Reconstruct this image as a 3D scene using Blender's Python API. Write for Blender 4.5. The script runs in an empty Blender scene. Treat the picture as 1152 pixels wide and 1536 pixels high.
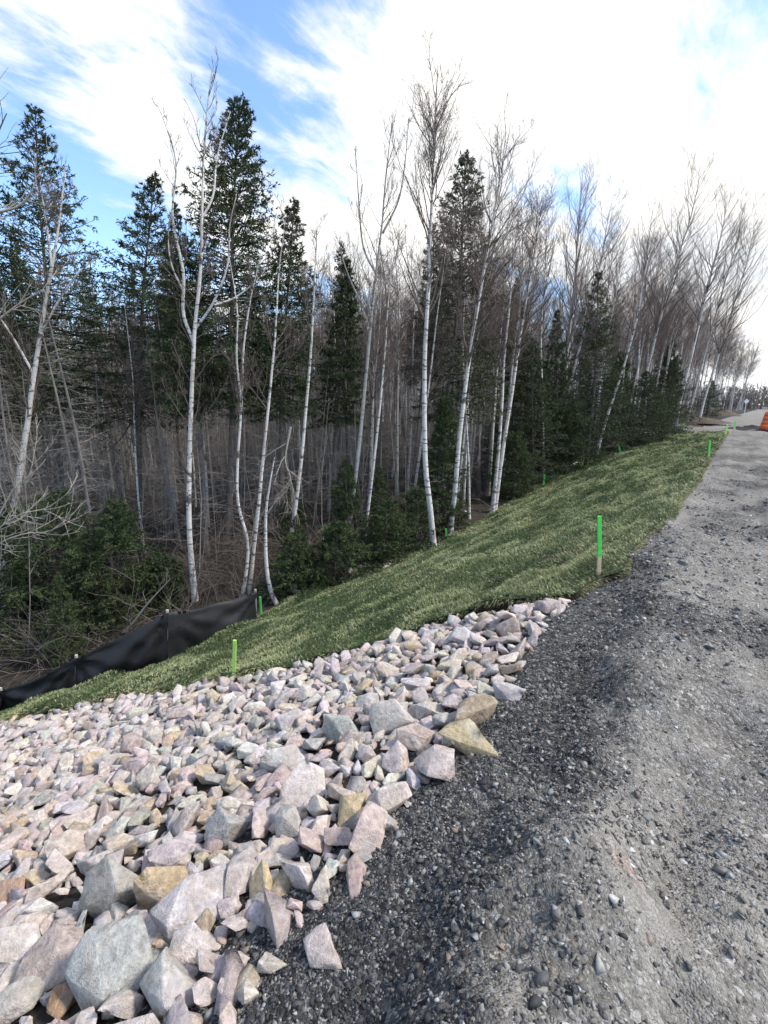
import bpy, bmesh, math
import numpy as np
from mathutils import Vector

# ------------------------------------------------------------------ camera, sky, sun, exposure
SC = bpy.context.scene
COL = SC.collection
CAM_H = 1.6
FPX = 720.0                       # focal length in pixels of the 1152 x 1536 photograph
PITCH = math.atan((768 - 605) / FPX)
cam = bpy.data.cameras.new("camera")
cam.sensor_fit = 'VERTICAL'; cam.sensor_height = 24.0; cam.lens = 24.0 * FPX / 1536.0
cam.clip_start = 0.05; cam.clip_end = 2000.0
camo = bpy.data.objects.new("camera", cam); COL.objects.link(camo)
camo.location = (0, 0, CAM_H); camo.rotation_euler = (math.pi / 2 - PITCH, 0, 0)
SC.camera = camo

FW = np.array([0, math.cos(PITCH), -math.sin(PITCH)])
UP = np.array([0, math.sin(PITCH), math.cos(PITCH)])
def ray(u, v):
    return FW + np.array([1.0, 0, 0]) * (u - 576) / FPX + UP * (768 - v) / FPX
def udir(u, v):
    r = ray(u, v); return r / np.linalg.norm(r)

SUN_EL, SUN_AZ = math.radians(50), math.radians(98)   # azimuth clockwise from +Y
SKY_STRENGTH = 0.10
SUN_STRENGTH = 2.0
EXPOSURE = 1.18

class NT:
    """small node-tree helper"""
    def __init__(self, tree):
        self.t = tree; self.t.nodes.clear()
    def n(self, kind, **kw):
        nd = self.t.nodes.new(kind)
        for k, v in kw.items():
            if k.startswith('i_'):
                key = k[2:]
                key = int(key) if key.isdigit() else key.replace('_', ' ')
                s = nd.inputs[key]
                if hasattr(v, 'is_output') or isinstance(v, bpy.types.NodeSocket): self.t.links.new(v, s)
                else: s.default_value = v
            else: setattr(nd, k, v)
        return nd
    def link(self, a, b): self.t.links.new(a, b)
    def math(self, op, a, b=None, c=None, clamp=False):
        nd = self.t.nodes.new('ShaderNodeMath'); nd.operation = op; nd.use_clamp = clamp
        for i, v in enumerate((a, b, c)):
            if v is None: continue
            if isinstance(v, bpy.types.NodeSocket): self.t.links.new(v, nd.inputs[i])
            else: nd.inputs[i].default_value = v
        return nd.outputs[0]
    def ramp(self, fac, stops, interp='LINEAR'):
        nd = self.t.nodes.new('ShaderNodeValToRGB'); cr = nd.color_ramp; cr.interpolation = interp
        while len(cr.elements) < len(stops): cr.elements.new(0.5)
        for e, (p, c) in zip(cr.elements, stops):
            e.position = p; e.color = (c[0], c[1], c[2], 1) if hasattr(c, '__len__') else (c, c, c, 1)
        self.t.links.new(fac, nd.inputs[0]); return nd.outputs[0]
    def mix(self, fac, a, b, blend='MIX'):
        nd = self.t.nodes.new('ShaderNodeMix'); nd.data_type = 'RGBA'; nd.blend_type = blend
        for s, v in ((nd.inputs[0], fac), (nd.inputs[6], a), (nd.inputs[7], b)):
            if isinstance(v, bpy.types.NodeSocket): self.t.links.new(v, s)
            else: s.default_value = v if not hasattr(v, '__len__') else (v[0], v[1], v[2], 1)
        return nd.outputs[2]
    def noise(self, vec, scale, detail=4, rough=0.55, dist=0.0):
        nd = self.t.nodes.new('ShaderNodeTexNoise')
        nd.inputs['Scale'].default_value = scale; nd.inputs['Detail'].default_value = detail
        nd.inputs['Roughness'].default_value = rough; nd.inputs['Distortion'].default_value = dist
        if vec is not None: self.t.links.new(vec, nd.inputs['Vector'])
        return nd.outputs[0]
    def mapping(self, vec, loc=(0, 0, 0), rot=(0, 0, 0), scale=(1, 1, 1)):
        nd = self.t.nodes.new('ShaderNodeMapping')
        nd.inputs[1].default_value = loc; nd.inputs[2].default_value = rot; nd.inputs[3].default_value = scale
        self.t.links.new(vec, nd.inputs[0]); return nd.outputs[0]

W = bpy.data.worlds.new("World"); SC.world = W; W.use_nodes = True
def build_world():
    g = NT(W.node_tree)
    out = g.n('ShaderNodeOutputWorld')
    sky = g.n('ShaderNodeTexSky', sky_type='NISHITA'); sky.sun_disc = False
    sky.sun_elevation = SUN_EL; sky.sun_rotation = SUN_AZ
    sky.air_density = 1.0; sky.dust_density = 0.6; sky.ozone_density = 1.6
    tc = g.n('ShaderNodeTexCoord')
    d = tc.outputs['Generated']
    sep = g.n('ShaderNodeSeparateXYZ'); g.link(d, sep.inputs[0])
    zz = g.math('ADD', g.math('MAXIMUM', sep.outputs[2], 0.0), 0.16)
    px = g.math('DIVIDE', sep.outputs[0], zz); py = g.math('DIVIDE', sep.outputs[1], zz)
    comb = g.n('ShaderNodeCombineXYZ'); g.link(px, comb.inputs[0]); g.link(py, comb.inputs[1])
    p = comb.outputs[0]
    # wind-drawn cloud sheets: streaks run from upper left to lower right
    pr = g.mapping(p, rot=(0, 0, math.radians(CLOUD_ROT)))
    ps = g.mapping(pr, loc=CLOUD_OFF, scale=(0.40, 1.35, 1))
    n1 = g.noise(ps, 1.3, 7, 0.58, 0.5)
    n2 = g.noise(g.mapping(pr, loc=(3.1, 1.7, 0.4), scale=(0.8, 1.5, 1)), 5.5, 6, 0.62, 0.4)
    cov = g.math('MULTIPLY_ADD', n1, 2.0, -0.66)
    cov = g.math('ADD', cov, g.math('MULTIPLY_ADD', n2, 0.75, -0.375))
    # broad cloud banks and clearings, by direction in the sky
    for (u, v, width, amp) in CLOUD_BANKS:
        w = udir(u, v)
        dp = g.n('ShaderNodeVectorMath', operation='DOT_PRODUCT'); g.link(d, dp.inputs[0]); dp.inputs[1].default_value = tuple(w)
        mr = g.n('ShaderNodeMapRange', interpolation_type='SMOOTHSTEP'); g.link(dp.outputs['Value'], mr.inputs[0])
        mr.inputs[1].default_value = math.cos(math.radians(width)); mr.inputs[2].default_value = 1.0
        mr.inputs[3].default_value = 0.0; mr.inputs[4].default_value = amp
        cov = g.math('ADD', cov, mr.outputs[0])
    dens = g.n('ShaderNodeMapRange', interpolation_type='SMOOTHSTEP'); g.link(cov, dens.inputs[0])
    dens.inputs[1].default_value = 0.30; dens.inputs[2].default_value = 0.66
    shade = g.ramp(g.noise(g.mapping(p, loc=(1.3, 5.0, 0)), 1.6, 5, 0.55), [(0.32, (0.74, 0.79, 0.88)), (0.58, (1.0, 1.0, 1.0))])
    cloud = g.mix(1.0, shade, (CLOUD_L * 1.02, CLOUD_L, CLOUD_L * 0.96), 'MULTIPLY')
    # thin veil: the blue is never quite bare
    blue = g.mix(1.0, sky.outputs[0], SKY_TINT, 'MULTIPLY')
    colr = g.mix(dens.outputs[0], blue, cloud)
    bg = g.n('ShaderNodeBackground'); g.link(colr, bg.inputs[0]); bg.inputs[1].default_value = SKY_STRENGTH
    g.link(bg.outputs[0], out.inputs[0])
CLOUD_L = 6.0
SKY_TINT = (1.30, 1.42, 1.55)
CLOUD_OFF = (2.7, 1.1, 0.0); CLOUD_ROT = -52
CLOUD_BANKS = [(900, 250, 36, 0.80), (60, 70, 17, 0.24), (300, 290, 15, 0.30), (470, 110, 16, -0.13),
               (1150, 50, 10, -0.72), (60, 320, 16, -0.48), (810, 405, 14, -0.62), (1140, 500, 14, 0.3)]
build_world()

sl = bpy.data.lights.new("sun", 'SUN'); sl.energy = SUN_STRENGTH; sl.angle = math.radians(8); sl.color = (1.0, 0.93, 0.82)
slo = bpy.data.objects.new("sun", sl); COL.objects.link(slo)
sv = Vector((math.sin(SUN_AZ) * math.cos(SUN_EL), math.cos(SUN_AZ) * math.cos(SUN_EL), math.sin(SUN_EL)))
slo.rotation_euler = sv.to_track_quat('Z', 'Y').to_euler(); slo.location = (-6, -10, 20)

vs = SC.view_settings
vs.view_transform = 'Standard'; vs.look = 'None'; vs.exposure = EXPOSURE; vs.gamma = 1.0; vs.use_curve_mapping = False
SC.cycles.use_denoising = True
SC.cycles.max_bounces = 6; SC.cycles.diffuse_bounces = 3; SC.cycles.glossy_bounces = 2; SC.cycles.transparent_max_bounces = 4

# ------------------------------------------------------------------ helpers
def tag(o, label=None, cat=None, group=None, kind=None):
    if label: o['label'] = label
    if cat: o['category'] = cat
    if group: o['group'] = group
    if kind: o['kind'] = kind
    return o

def link(name, data, parent=None, loc=None):
    o = bpy.data.objects.new(name, data); COL.objects.link(o)
    if parent is not None: o.parent = parent
    if loc is not None: o.location = tuple(float(c) for c in loc)
    return o

def mesh(name, V, F, mat=None, col=None, smooth=False):
    """V (N,3), F (M,3) or (M,4); col (N,3) vertex colours stored as 'tint'"""
    V = np.asarray(V, np.float32); F = np.asarray(F, np.int32)
    me = bpy.data.meshes.new(name); k = F.shape[1]
    me.vertices.add(len(V)); me.vertices.foreach_set('co', V.ravel())
    me.loops.add(F.size); me.loops.foreach_set('vertex_index', F.ravel())
    me.polygons.add(len(F))
    me.polygons.foreach_set('loop_start', np.arange(0, F.size, k, dtype=np.int32))
    if smooth: me.polygons.foreach_set('use_smooth', np.ones(len(F), bool))
    me.update(calc_edges=True)
    if col is not None:
        a = me.color_attributes.new('tint', 'FLOAT_COLOR', 'POINT')
        c = np.ones((len(V), 4), np.float32); c[:, :3] = col
        a.data.foreach_set('color', c.ravel())
    if mat is not None: me.materials.append(mat)
    return me

class Acc:
    def __init__(self): self.V = []; self.F = []; self.C = []; self.n = 0
    def add(self, V, F, C=None):
        V = np.asarray(V, np.float32).reshape(-1, 3)
        self.V.append(V); self.F.append(np.asarray(F, np.int64) + self.n); self.n += len(V)
        if C is not None: self.C.append(np.broadcast_to(np.asarray(C, np.float32), (len(V), 3)))
    def build(self, name, mat, smooth=False):
        V = np.concatenate(self.V); 
        ks = {f.shape[1] for f in self.F}
        if ks == {4}: F = np.concatenate(self.F)
        else:
            T = []
            for f in self.F:
                if f.shape[1] == 4: T += [f[:, [0, 1, 2]], f[:, [0, 2, 3]]]
                else: T.append(f)
            F = np.concatenate(T)
        return mesh(name, V, F, mat, np.concatenate(self.C) if self.C else None, smooth)

def hash2(ix, iy, seed):
    h = (ix.astype(np.int64) * 374761393 + iy.astype(np.int64) * 668265263 + seed * 982451653) & 0xFFFFFFFF
    h = ((h ^ (h >> 13)) * 1274126177) & 0xFFFFFFFF
    return ((h ^ (h >> 16)) & 0xFFFF) / 65535.0
def vn(x, y, seed=0):
    x = np.asarray(x, float); y = np.asarray(y, float)
    ix = np.floor(x); iy = np.floor(y); fx = x - ix; fy = y - iy
    fx = fx * fx * (3 - 2 * fx); fy = fy * fy * (3 - 2 * fy)
    a = hash2(ix, iy, seed); b = hash2(ix + 1, iy, seed); c = hash2(ix, iy + 1, seed); d = hash2(ix + 1, iy + 1, seed)
    return (a + (b - a) * fx) * (1 - fy) + (c + (d - c) * fx) * fy - 0.5
def fbm(x, y, seed=0, o=4, g=0.5):
    s = 0; a = 1
    for k in range(o): s = s + a * vn(x, y, seed + k * 17); x = x * 2.03; y = y * 2.03; a *= g
    return s
def sstep(a, b, x): 
    q = np.clip((x - a) / (b - a), 0, 1); return q * q * (3 - 2 * q)
def nrm(a): return a / np.maximum(np.linalg.norm(a, axis=-1, keepdims=True), 1e-9)

# ------------------------------------------------------------------ the lie of the land
# s runs along the road, t runs left of it, down the bank
AZ = math.radians(35.62)
SX, SY = math.sin(AZ), math.cos(AZ); TX, TY = -math.cos(AZ), math.sin(AZ)
def xy(s, t): return s * SX + t * TX, s * SY + t * TY
def st(x, y): return x * SX + y * SY, x * TX + y * TY
_ts = np.array([-30, 1.8, 2.75, 5.5, 6.3, 8, 10.25, 15, 22, 28, 33, 38, 46, 400])
_tT = np.array([9.0, 8.5, 8.5, 7.1, 7.0, 6.1, 5.8, 6.2, 6.4, 6.3, 4.8, 4.0, 3.5, 3.5])
_tZ = np.array([-3.1, -3.05, -2.96, -2.48, -2.41, -2.13, -2.04, -2.02, -1.66, -1.42, -.6, -.15, -.02, -.02])
def toeT(s): return np.interp(s, _ts, _tT)
def toeZ(s): return np.interp(s, _ts, _tZ)
T0 = 0.72
def zprof(s, t):
    T = toeT(s); Z = toeZ(s)
    u = (t - T0) / (T - T0)
    z = np.where(u < 0, 0, np.where(u < 1, Z * u, Z))
    d = np.maximum(t - T - 2.0, 0)
    rise = 0.05 * np.minimum(d, 26) + 0.13 * np.maximum(d - 26, 0) * sstep(1.6, 0.7, s / np.maximum(t, 1))
    return z + np.minimum(rise, 13)
def zf(s, t, fine=True):
    s = np.asarray(s, float); t = np.asarray(t, float)
    z = 0
    for o, w in ((-.22, .15), (-.1, .2), (0, .3), (.1, .2), (.22, .15)): z = z + w * zprof(s, t + o)
    road = sstep(0.9, 0.4, t)
    near = sstep(70, 20, np.abs(s))
    z = z + road * near * (0.15 * fbm(s * 0.9 + 3, t * 1.5, 5, 4) + 0.15 * np.exp(-((t - 0.28) / 0.25) ** 2) * sstep(7, 3.5, s) * (1 + 1.2 * fbm(s * 1.4, t * 1.4 + 5, 15, 3)) + 0.05 * np.exp(-((t + 0.95 + 0.1 * np.sin(s * 0.5)) / 0.28) ** 2) - 0.035 * np.exp(-((t + 1.7) / 0.35) ** 2))
    T = toeT(s)
    forest = sstep(T - 0.2, T + 1.5, t)
    z = z + forest * (0.35 * fbm(s * 0.35, t * 0.35, 9, 4))
    slope = sstep(0.7, 1.4, t) * (1 - forest)
    z = z + slope * 0.10 * fbm(s * 0.7 + 9, t * 0.7, 21, 3)
    # dirt mound and a raised flat where the sod ends, up the road
    z = z + 1.1 * np.exp(-((s - 47) / 5.0) ** 2 - ((t - 4.2) / 2.0) ** 2) * (1 + 0.5 * fbm(s * 1.1, t * 1.1, 31, 3))
    return z
def ground(u, v, kmax=160):
    """where the sight line through a point of the photograph meets the land"""
    r = ray(u, v); k = np.concatenate([np.linspace(0.6, 12, 2500), np.linspace(12, kmax, 6000)])
    P = np.array([0, 0, CAM_H]) + k[:, None] * r
    s, t = st(P[:, 0], P[:, 1])
    below = P[:, 2] < zf(s, t)
    i = int(np.argmax(below)) if below.any() else len(k) - 1
    return P[i]
def at_depth(u, v, y):
    r = ray(u, v); return np.array([0, 0, CAM_H]) + r * (y / r[1])
def px(P):
    P = np.asarray(P, float); d = P - np.array([0, 0, CAM_H]); z = d @ FW
    return 576 + FPX * d[..., 0] / z, 768 - FPX * (d @ UP) / z, z
def onland(s, t, dz=0):
    x, y = xy(s, t); return np.array([x, y, float(zf(s, t)) + dz])

# the line where the riprap meets the sod, and the ragged upper edge of the sod
_rb = []
for uv in ((850, 903), (750, 917), (640, 943), (500, 988), (351, 1022), (200, 1048), (60, 1076), (0, 1088)):
    P = ground(*uv); _rb.append(st(P[0], P[1]))
_rb = np.array(sorted(_rb, key=lambda q: q[1]))
def rockS(t): return np.interp(t, _rb[:, 1], _rb[:, 0]) + 0.06 * fbm(np.asarray(t) * 2.2, np.asarray(t) * 0 + 3, 41, 3)
_se = []
for uv in ((870, 893), (900, 876), (935, 868), (940, 835), (965, 815), (1010, 780), (1020, 755), (1050, 722), (1058, 700), (1070, 682), (1090, 652)):
    P = ground(*uv); _se.append(st(P[0], P[1]))
_se = np.array(sorted(_se, key=lambda q: q[0]))
def sodE(s): return np.interp(s, _se[:, 0], _se[:, 1]) + 0.035 * fbm(np.asarray(s) * 3.0, np.asarray(s) * 0, 43, 3)
SOD_END = 33.0
# lower edge of the sod where it meets the silt fence
_sl = []
for uv in ((0, 1067), (60, 1048), (112, 1030), (180, 1014), (250, 985), (330, 956), (383, 928)):
    P = ground(*uv); _sl.append(st(P[0], P[1]))
_sl = np.array(sorted(_sl, key=lambda q: q[0]))

# ------------------------------------------------------------------ materials
def material(name):
    m = bpy.data.materials.new(name); m.use_nodes = True
    g = NT(m.node_tree); out = g.n('ShaderNodeOutputMaterial'); b = g.n('ShaderNodeBsdfPrincipled')
    g.link(b.outputs[0], out.inputs[0]); b.inputs['Roughness'].default_value = 0.85
    b.inputs['Specular IOR Level'].default_value = 0.3
    return m, g, b, out
def bump(g, b, h, strength, dist):
    n = g.n('ShaderNodeBump'); n.inputs['Strength'].default_value = strength; n.inputs['Distance'].default_value = dist
    g.link(h, n.inputs['Height']); g.link(n.outputs[0], b.inputs['Normal'])
def attr(g, name='tint'):
    a = g.n('ShaderNodeAttribute'); a.attribute_name = name; return a.outputs['Color']
def pos(g): return g.n('ShaderNodeNewGeometry').outputs['Position']
def ocoord(g): return g.n('ShaderNodeTexCoord').outputs['Object']

def m_gravel():
    m, g, b, o = material('gravel_fines'); p = pos(g)
    wob = g.n('ShaderNodeVectorMath', operation='ADD'); g.link(p, wob.inputs[0])
    nz = g.n('ShaderNodeTexNoise'); nz.inputs['Scale'].default_value = 60; g.link(p, nz.inputs['Vector'])
    sc = g.n('ShaderNodeVectorMath', operation='SCALE'); g.link(nz.outputs['Color'], sc.inputs[0]); sc.inputs['Scale'].default_value = 0.012; g.link(sc.outputs[0], wob.inputs[1])
    q = wob.outputs[0]
    def cells(scale):
        v = g.n('ShaderNodeTexVoronoi'); v.inputs['Scale'].default_value = scale; g.link(q, v.inputs['Vector'])
        s = g.n('ShaderNodeSeparateColor'); g.link(v.outputs['Color'], s.inputs[0]); return s.outputs[0], s.outputs[1], v.outputs['Distance']
    a1, a2, ad = cells(48); b1, b2, bd = cells(125)
    big = g.noise(p, 0.7, 4, 0.6); mid = g.noise(p, 5, 5, 0.65); fin = g.noise(p, 170, 3, 0.7)
    light = [(0.0, (0.085, 0.078, 0.068)), (0.35, (0.145, 0.135, 0.12)), (0.7, (0.225, 0.21, 0.187)), (0.93, (0.31, 0.295, 0.27)), (1.0, (0.46, 0.445, 0.415))]
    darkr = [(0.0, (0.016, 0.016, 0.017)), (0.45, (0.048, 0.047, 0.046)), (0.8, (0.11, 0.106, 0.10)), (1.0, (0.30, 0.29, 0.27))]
    stone_on = g.ramp(a2, [(0.45, 0.0), (0.5, 1.0)])
    idx = g.math('ADD', g.math('MULTIPLY', a1, stone_on), g.math('MULTIPLY', b1, g.math('SUBTRACT', 1.0, stone_on)))
    c = g.ramp(idx, light); dk = g.ramp(idx, darkr)
    dust = g.math('MULTIPLY', g.ramp(big, [(0.36, 0.15), (0.60, 1.0)]), g.ramp(mid, [(0.30, 0.15), (0.62, 0.95)]))
    c = g.mix(dust, c, (0.30, 0.28, 0.245))
    a = g.n('ShaderNodeAttribute'); a.attribute_name = 'tint'          # red: dark crushed stone plus painted shade on the shoulder ridge
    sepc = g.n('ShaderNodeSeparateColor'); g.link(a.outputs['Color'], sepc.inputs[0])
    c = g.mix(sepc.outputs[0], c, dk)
    c = g.mix(1.0, c, g.ramp(fin, [(0.3, 0.7), (0.7, 1.3)]), 'MULTIPLY')
    pk = g.mix(g.math('MULTIPLY', sepc.outputs[1], g.ramp(fin, [(0.45, 0.0), (0.62, 0.6)])), c, (0.62, 0.20, 0.11))   # spray-paint dot
    g.link(pk, b.inputs['Base Color']); b.inputs['Roughness'].default_value = 0.95; b.inputs['Specular IOR Level'].default_value = 0.15
    dome = g.math('ADD', g.math('MULTIPLY', g.math('MULTIPLY', ad, stone_on), -1.6), g.math('MULTIPLY', bd, -0.6))
    h = g.math('ADD', dome, g.math('MULTIPLY', stone_on, g.math('MULTIPLY', a1, 0.5)))
    h = g.math('ADD', h, g.math('MULTIPLY', fin, 0.25))
    bump(g, b, h, 0.9, 0.012)
    return m
def m_soil(name, c0, c1, c2, scale=14):
    m, g, b, o = material(name); p = pos(g)
    f = g.noise(p, scale, 7, 0.7); q = g.noise(p, scale * 0.15, 3, 0.6)
    c = g.ramp(f, [(0.3, c0), (0.52, c1), (0.72, c2)])
    c = g.mix(g.ramp(q, [(0.4, 0.0), (0.65, 0.5)]), c, c0)
    g.link(c, b.inputs['Base Color']); bump(g, b, f, 1.0, 0.04); b.inputs['Roughness'].default_value = 0.95
    return m
def m_rock(name):
    m, g, b, o = material(name); p = pos(g)
    tc = ocoord(g)
    oi = g.n('ShaderNodeObjectInfo')
    base = g.mix(1.0, attr(g), oi.outputs['Color'], 'MULTIPLY')
    big = g.noise(p, 9, 4, 0.6, 0.4); mid = g.noise(p, 45, 5, 0.7); fin = g.noise(p, 190, 3, 0.7)
    c = g.mix(1.0, base, g.ramp(mid, [(0.28, (0.55, 0.55, 0.56)), (0.5, (0.96, 0.96, 0.96)), (0.72, (1.38, 1.36, 1.33))]), 'MULTIPLY')
    c = g.mix(g.ramp(big, [(0.5, 0.0), (0.66, 0.42)]), c, (0.42, 0.33, 0.22))      # iron staining
    c = g.mix(g.ramp(g.noise(p, 6.3, 3, 0.6, 1.0), [(0.55, 0.0), (0.7, 0.35)]), c, (0.55, 0.53, 0.54))
    c = g.mix(g.ramp(fin, [(0.62, 0.0), (0.72, 0.5)]), c, (0.72, 0.71, 0.70))      # quartz specks
    c = g.mix(g.ramp(fin, [(0.28, 0.55), (0.38, 0.0)]), c, (0.12, 0.11, 0.11))
    vein = g.n('ShaderNodeTexWave', wave_type='BANDS'); g.link(p, vein.inputs['Vector']); vein.inputs['Scale'].default_value = 7; vein.inputs['Distortion'].default_value = 9; vein.inputs['Detail'].default_value = 4; vein.inputs['Detail Scale'].default_value = 1.6
    c = g.mix(g.ramp(vein.outputs[1], [(0.93, 0.0), (0.985, 0.2)]), c, (0.66, 0.62, 0.58))
    c = g.mix(g.ramp(g.noise(p, 3.1, 4, 0.6, 0.5), [(0.5, 0.0), (0.68, 0.5)]), c, (0.50, 0.42, 0.40))      # pinker beds within a stone
    c = g.mix(g.ramp(g.noise(p, 19, 5, 0.75), [(0.60, 0.0), (0.70, 0.5)]), c, (0.17, 0.14, 0.115))         # mud film
    g.link(c, b.inputs['Base Color']); b.inputs['Roughness'].default_value = 0.8
    h = g.math('ADD', g.math('MULTIPLY', mid, 0.6), g.math('MULTIPLY', fin, 0.25)); h = g.math('ADD', h, g.math('MULTIPLY', big, 0.9))
    bump(g, b, h, 1.0, 0.018)
    return m
def m_tint(name, rough=0.9, trans=0.0, vary=0.0):
    m, g, b, o = material(name)
    c = attr(g)
    if vary: c = g.mix(1.0, c, g.ramp(g.noise(pos(g), 60, 3, 0.7), [(0.3, 1 - vary), (0.7, 1 + vary)]), 'MULTIPLY')
    g.link(c, b.inputs['Base Color']); b.inputs['Roughness'].default_value = rough
    if trans:
        tr = g.n('ShaderNodeBsdfTranslucent'); g.link(c, tr.inputs[0])
        mx = g.n('ShaderNodeMixShader'); mx.inputs[0].default_value = trans
        g.link(b.outputs[0], mx.inputs[1]); g.link(tr.outputs[0], mx.inputs[2]); g.link(mx.outputs[0], o.inputs[0])
    return m
def m_birch(name, base=(0.58, 0.55, 0.505), dark=(0.07, 0.06, 0.055), amt=1.0, brown=(0.33, 0.24, 0.18)):
    m, g, b, o = material(name); p = ocoord(g)
    oi = g.n('ShaderNodeObjectInfo')
    add = g.n('ShaderNodeVectorMath', operation='ADD'); g.link(p, add.inputs[0]); g.link(g.math('MULTIPLY', oi.outputs['Random'], 40.0), add.inputs[1])
    q = add.outputs[0]
    lent = g.noise(g.mapping(q, scale=(2.2, 2.2, 10)), 1.6, 4, 0.6)
    blot = g.noise(g.mapping(q, scale=(2.0, 2.0, 3.2)), 1.3, 4, 0.65, 0.6)
    fine = g.noise(q, 30, 3, 0.6)
    c = g.mix(1.0, base, g.ramp(fine, [(0.3, 0.8), (0.7, 1.15)]), 'MULTIPLY')
    c = g.mix(g.ramp(g.noise(q, 1.1, 3, 0.6), [(0.5, 0.0), (0.7, 0.55 * amt)]), c, brown)
    c = g.mix(g.ramp(lent, [(0.57, 0.0), (0.62, 0.9 * amt)]), c, dark)
    c = g.mix(g.ramp(blot, [(0.585, 0.0), (0.63, 0.92 * amt)]), c, dark)
    g.link(c, b.inputs['Base Color']); bump(g, b, lent, 0.4, 0.01)
    return m
def m_bark(name, a, c2, sc=18):
    m, g, b, o = material(name); p = ocoord(g)
    f = g.noise(g.mapping(p, scale=(1, 1, 0.22)), sc, 5, 0.7)
    g.link(g.ramp(f, [(0.32, a), (0.68, c2)]), b.inputs['Base Color']); bump(g, b, f, 0.8, 0.02); return m
def m_plain(name, c, rough=0.7, vary=0.15, scale=30, spec=0.3):
    m, g, b, o = material(name)
    f = g.noise(ocoord(g), scale, 4, 0.65)
    cc = g.mix(1.0, c, g.ramp(f, [(0.3, 1 - vary), (0.7, 1 + vary)]), 'MULTIPLY')
    g.link(cc, b.inputs['Base Color']); b.inputs['Roughness'].default_value = rough; b.inputs['Specular IOR Level'].default_value = spec
    bump(g, b, f, 0.25, 0.004); return m

M_GRAVEL = m_gravel()
M_SOIL = m_soil('bank_soil', (0.016, 0.013, 0.011), (0.045, 0.035, 0.028), (0.10, 0.08, 0.065), 22)
M_LITTER = m_soil('leaf_litter', (0.012, 0.010, 0.008), (0.036, 0.029, 0.021), (0.10, 0.077, 0.054), 16)
M_SODTOP = m_soil('sod_mat', (0.022, 0.036, 0.013), (0.050, 0.074, 0.030), (0.11, 0.125, 0.06), 26)
M_SODSIDE = m_soil('sod_edge_soil', (0.018, 0.013, 0.010), (0.05, 0.034, 0.022), (0.13, 0.10, 0.055), 40)
M_ROCK = m_rock('quarried_stone')
M_STONE = m_tint('gravel_stone', 0.7, vary=0.3)
M_BLADE = m_tint('grass_blade', 0.8, 0.25)
M_NEEDLE = m_tint('conifer_needle', 0.8, 0.12)
M_BIRCH = m_birch('birch_bark')
M_BIRCHB = m_birch('aspen_bark', (0.43, 0.405, 0.36), (0.09, 0.08, 0.07), 0.8)
M_TWIG = m_plain('birch_twig', (0.135, 0.102, 0.088), 0.85, 0.25, 20)
M_LIMB = m_plain('pale_limb', (0.33, 0.295, 0.25), 0.85, 0.25, 20)
M_SBARK = m_bark('spruce_bark', (0.06, 0.05, 0.043), (0.19, 0.165, 0.145))
M_DEAD = m_bark('dead_spruce_bark', (0.11, 0.095, 0.083), (0.28, 0.25, 0.22))
M_GREY = m_plain('dead_twig', (0.24, 0.22, 0.20), 0.9, 0.3, 20)
M_BRUSH = m_tint('brush', 0.9, vary=0.2)

# ------------------------------------------------------------------ ground, cut into road / bank / forest floor
def spaced(knots):
    out = []
    for a, b, step in knots: out.append(np.arange(a, b, step))
    return np.unique(np.round(np.concatenate(out + [[knots[-1][1]]]), 4))
def build_ground():
    gs = spaced([(-40, -6, 2.0), (-6, -1, 0.4), (-1, 0, 0.1), (0, 5.2, 0.036), (5.2, 9, 0.06), (9, 18, 0.15), (18, 60, 0.5), (60, 140, 2.5), (140, 620, 30)])
    gt = spaced([(-420, -40, 20), (-40, -8, 1.5), (-8, -3.2, 0.3), (-3.2, 1.3, 0.034), (1.3, 9.6, 0.14), (9.6, 40, 0.5), (40, 90, 2.0), (90, 420, 15)])
    Sg, Tg = np.meshgrid(gs, gt, indexing='ij')
    Z = zf(Sg, Tg)
    nearr = sstep(0.95, 0.55, Tg) * sstep(14, 6, np.abs(Sg)) * sstep(-9, -4, Tg)
    Z = Z + nearr * (0.065 * fbm(Sg * 4.5, Tg * 4.5, 51, 4) + 0.018 * fbm(Sg * 28, Tg * 28, 52, 2))
    # wheel-worn hollow and small heaps on the shoulder
    Z = Z - 0.0 * Z
    X, Y = xy(Sg, Tg)
    ns, nt = Sg.shape
    idx = np.arange(ns * nt).reshape(ns, nt)
    Q = np.stack([idx[:-1, :-1], idx[1:, :-1], idx[1:, 1:], idx[:-1, 1:]], -1).reshape(-1, 4)
    sc_ = ((Sg[:-1, :-1] + Sg[1:, 1:]) / 2).ravel(); tcn = ((Tg[:-1, :-1] + Tg[1:, 1:]) / 2).ravel()
    V = np.stack([X, Y, Z], -1).reshape(-1, 3)
    edge_s = np.where(sc_ < 4.6, 1.15, np.where(sc_ < SOD_END - 2, sodE(sc_) + 0.1, np.where(sc_ < 41, toeT(sc_) + 0.8, 1.7 - 0.055 * np.maximum(sc_ - 48, 0))))
    road = tcn < edge_s
    forest = (tcn > toeT(sc_) + 0.35) | (sc_ > 41)
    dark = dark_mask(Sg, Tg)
    pk = onland(0, 0); Pp = ground(936, 1300)
    ps_, pt_ = st(Pp[0], Pp[1])
    pink = np.exp(-(((Sg - ps_) / 0.035) ** 2 + ((Tg - pt_) / 0.05) ** 2))
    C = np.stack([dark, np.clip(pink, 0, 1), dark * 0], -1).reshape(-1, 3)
    for name, sel, mat in (('gravel_road', road, M_GRAVEL), ('bank_soil', ~road & ~forest, M_SOIL), ('forest_floor', ~road & forest, M_LITTER)):
        q = Q[sel]; used = np.unique(q); remap = np.zeros(len(V), np.int64); remap[used] = np.arange(len(used))
        o = link(name, mesh(name, V[used], remap[q], mat, C[used], True)); tag(o, kind='structure')
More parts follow.
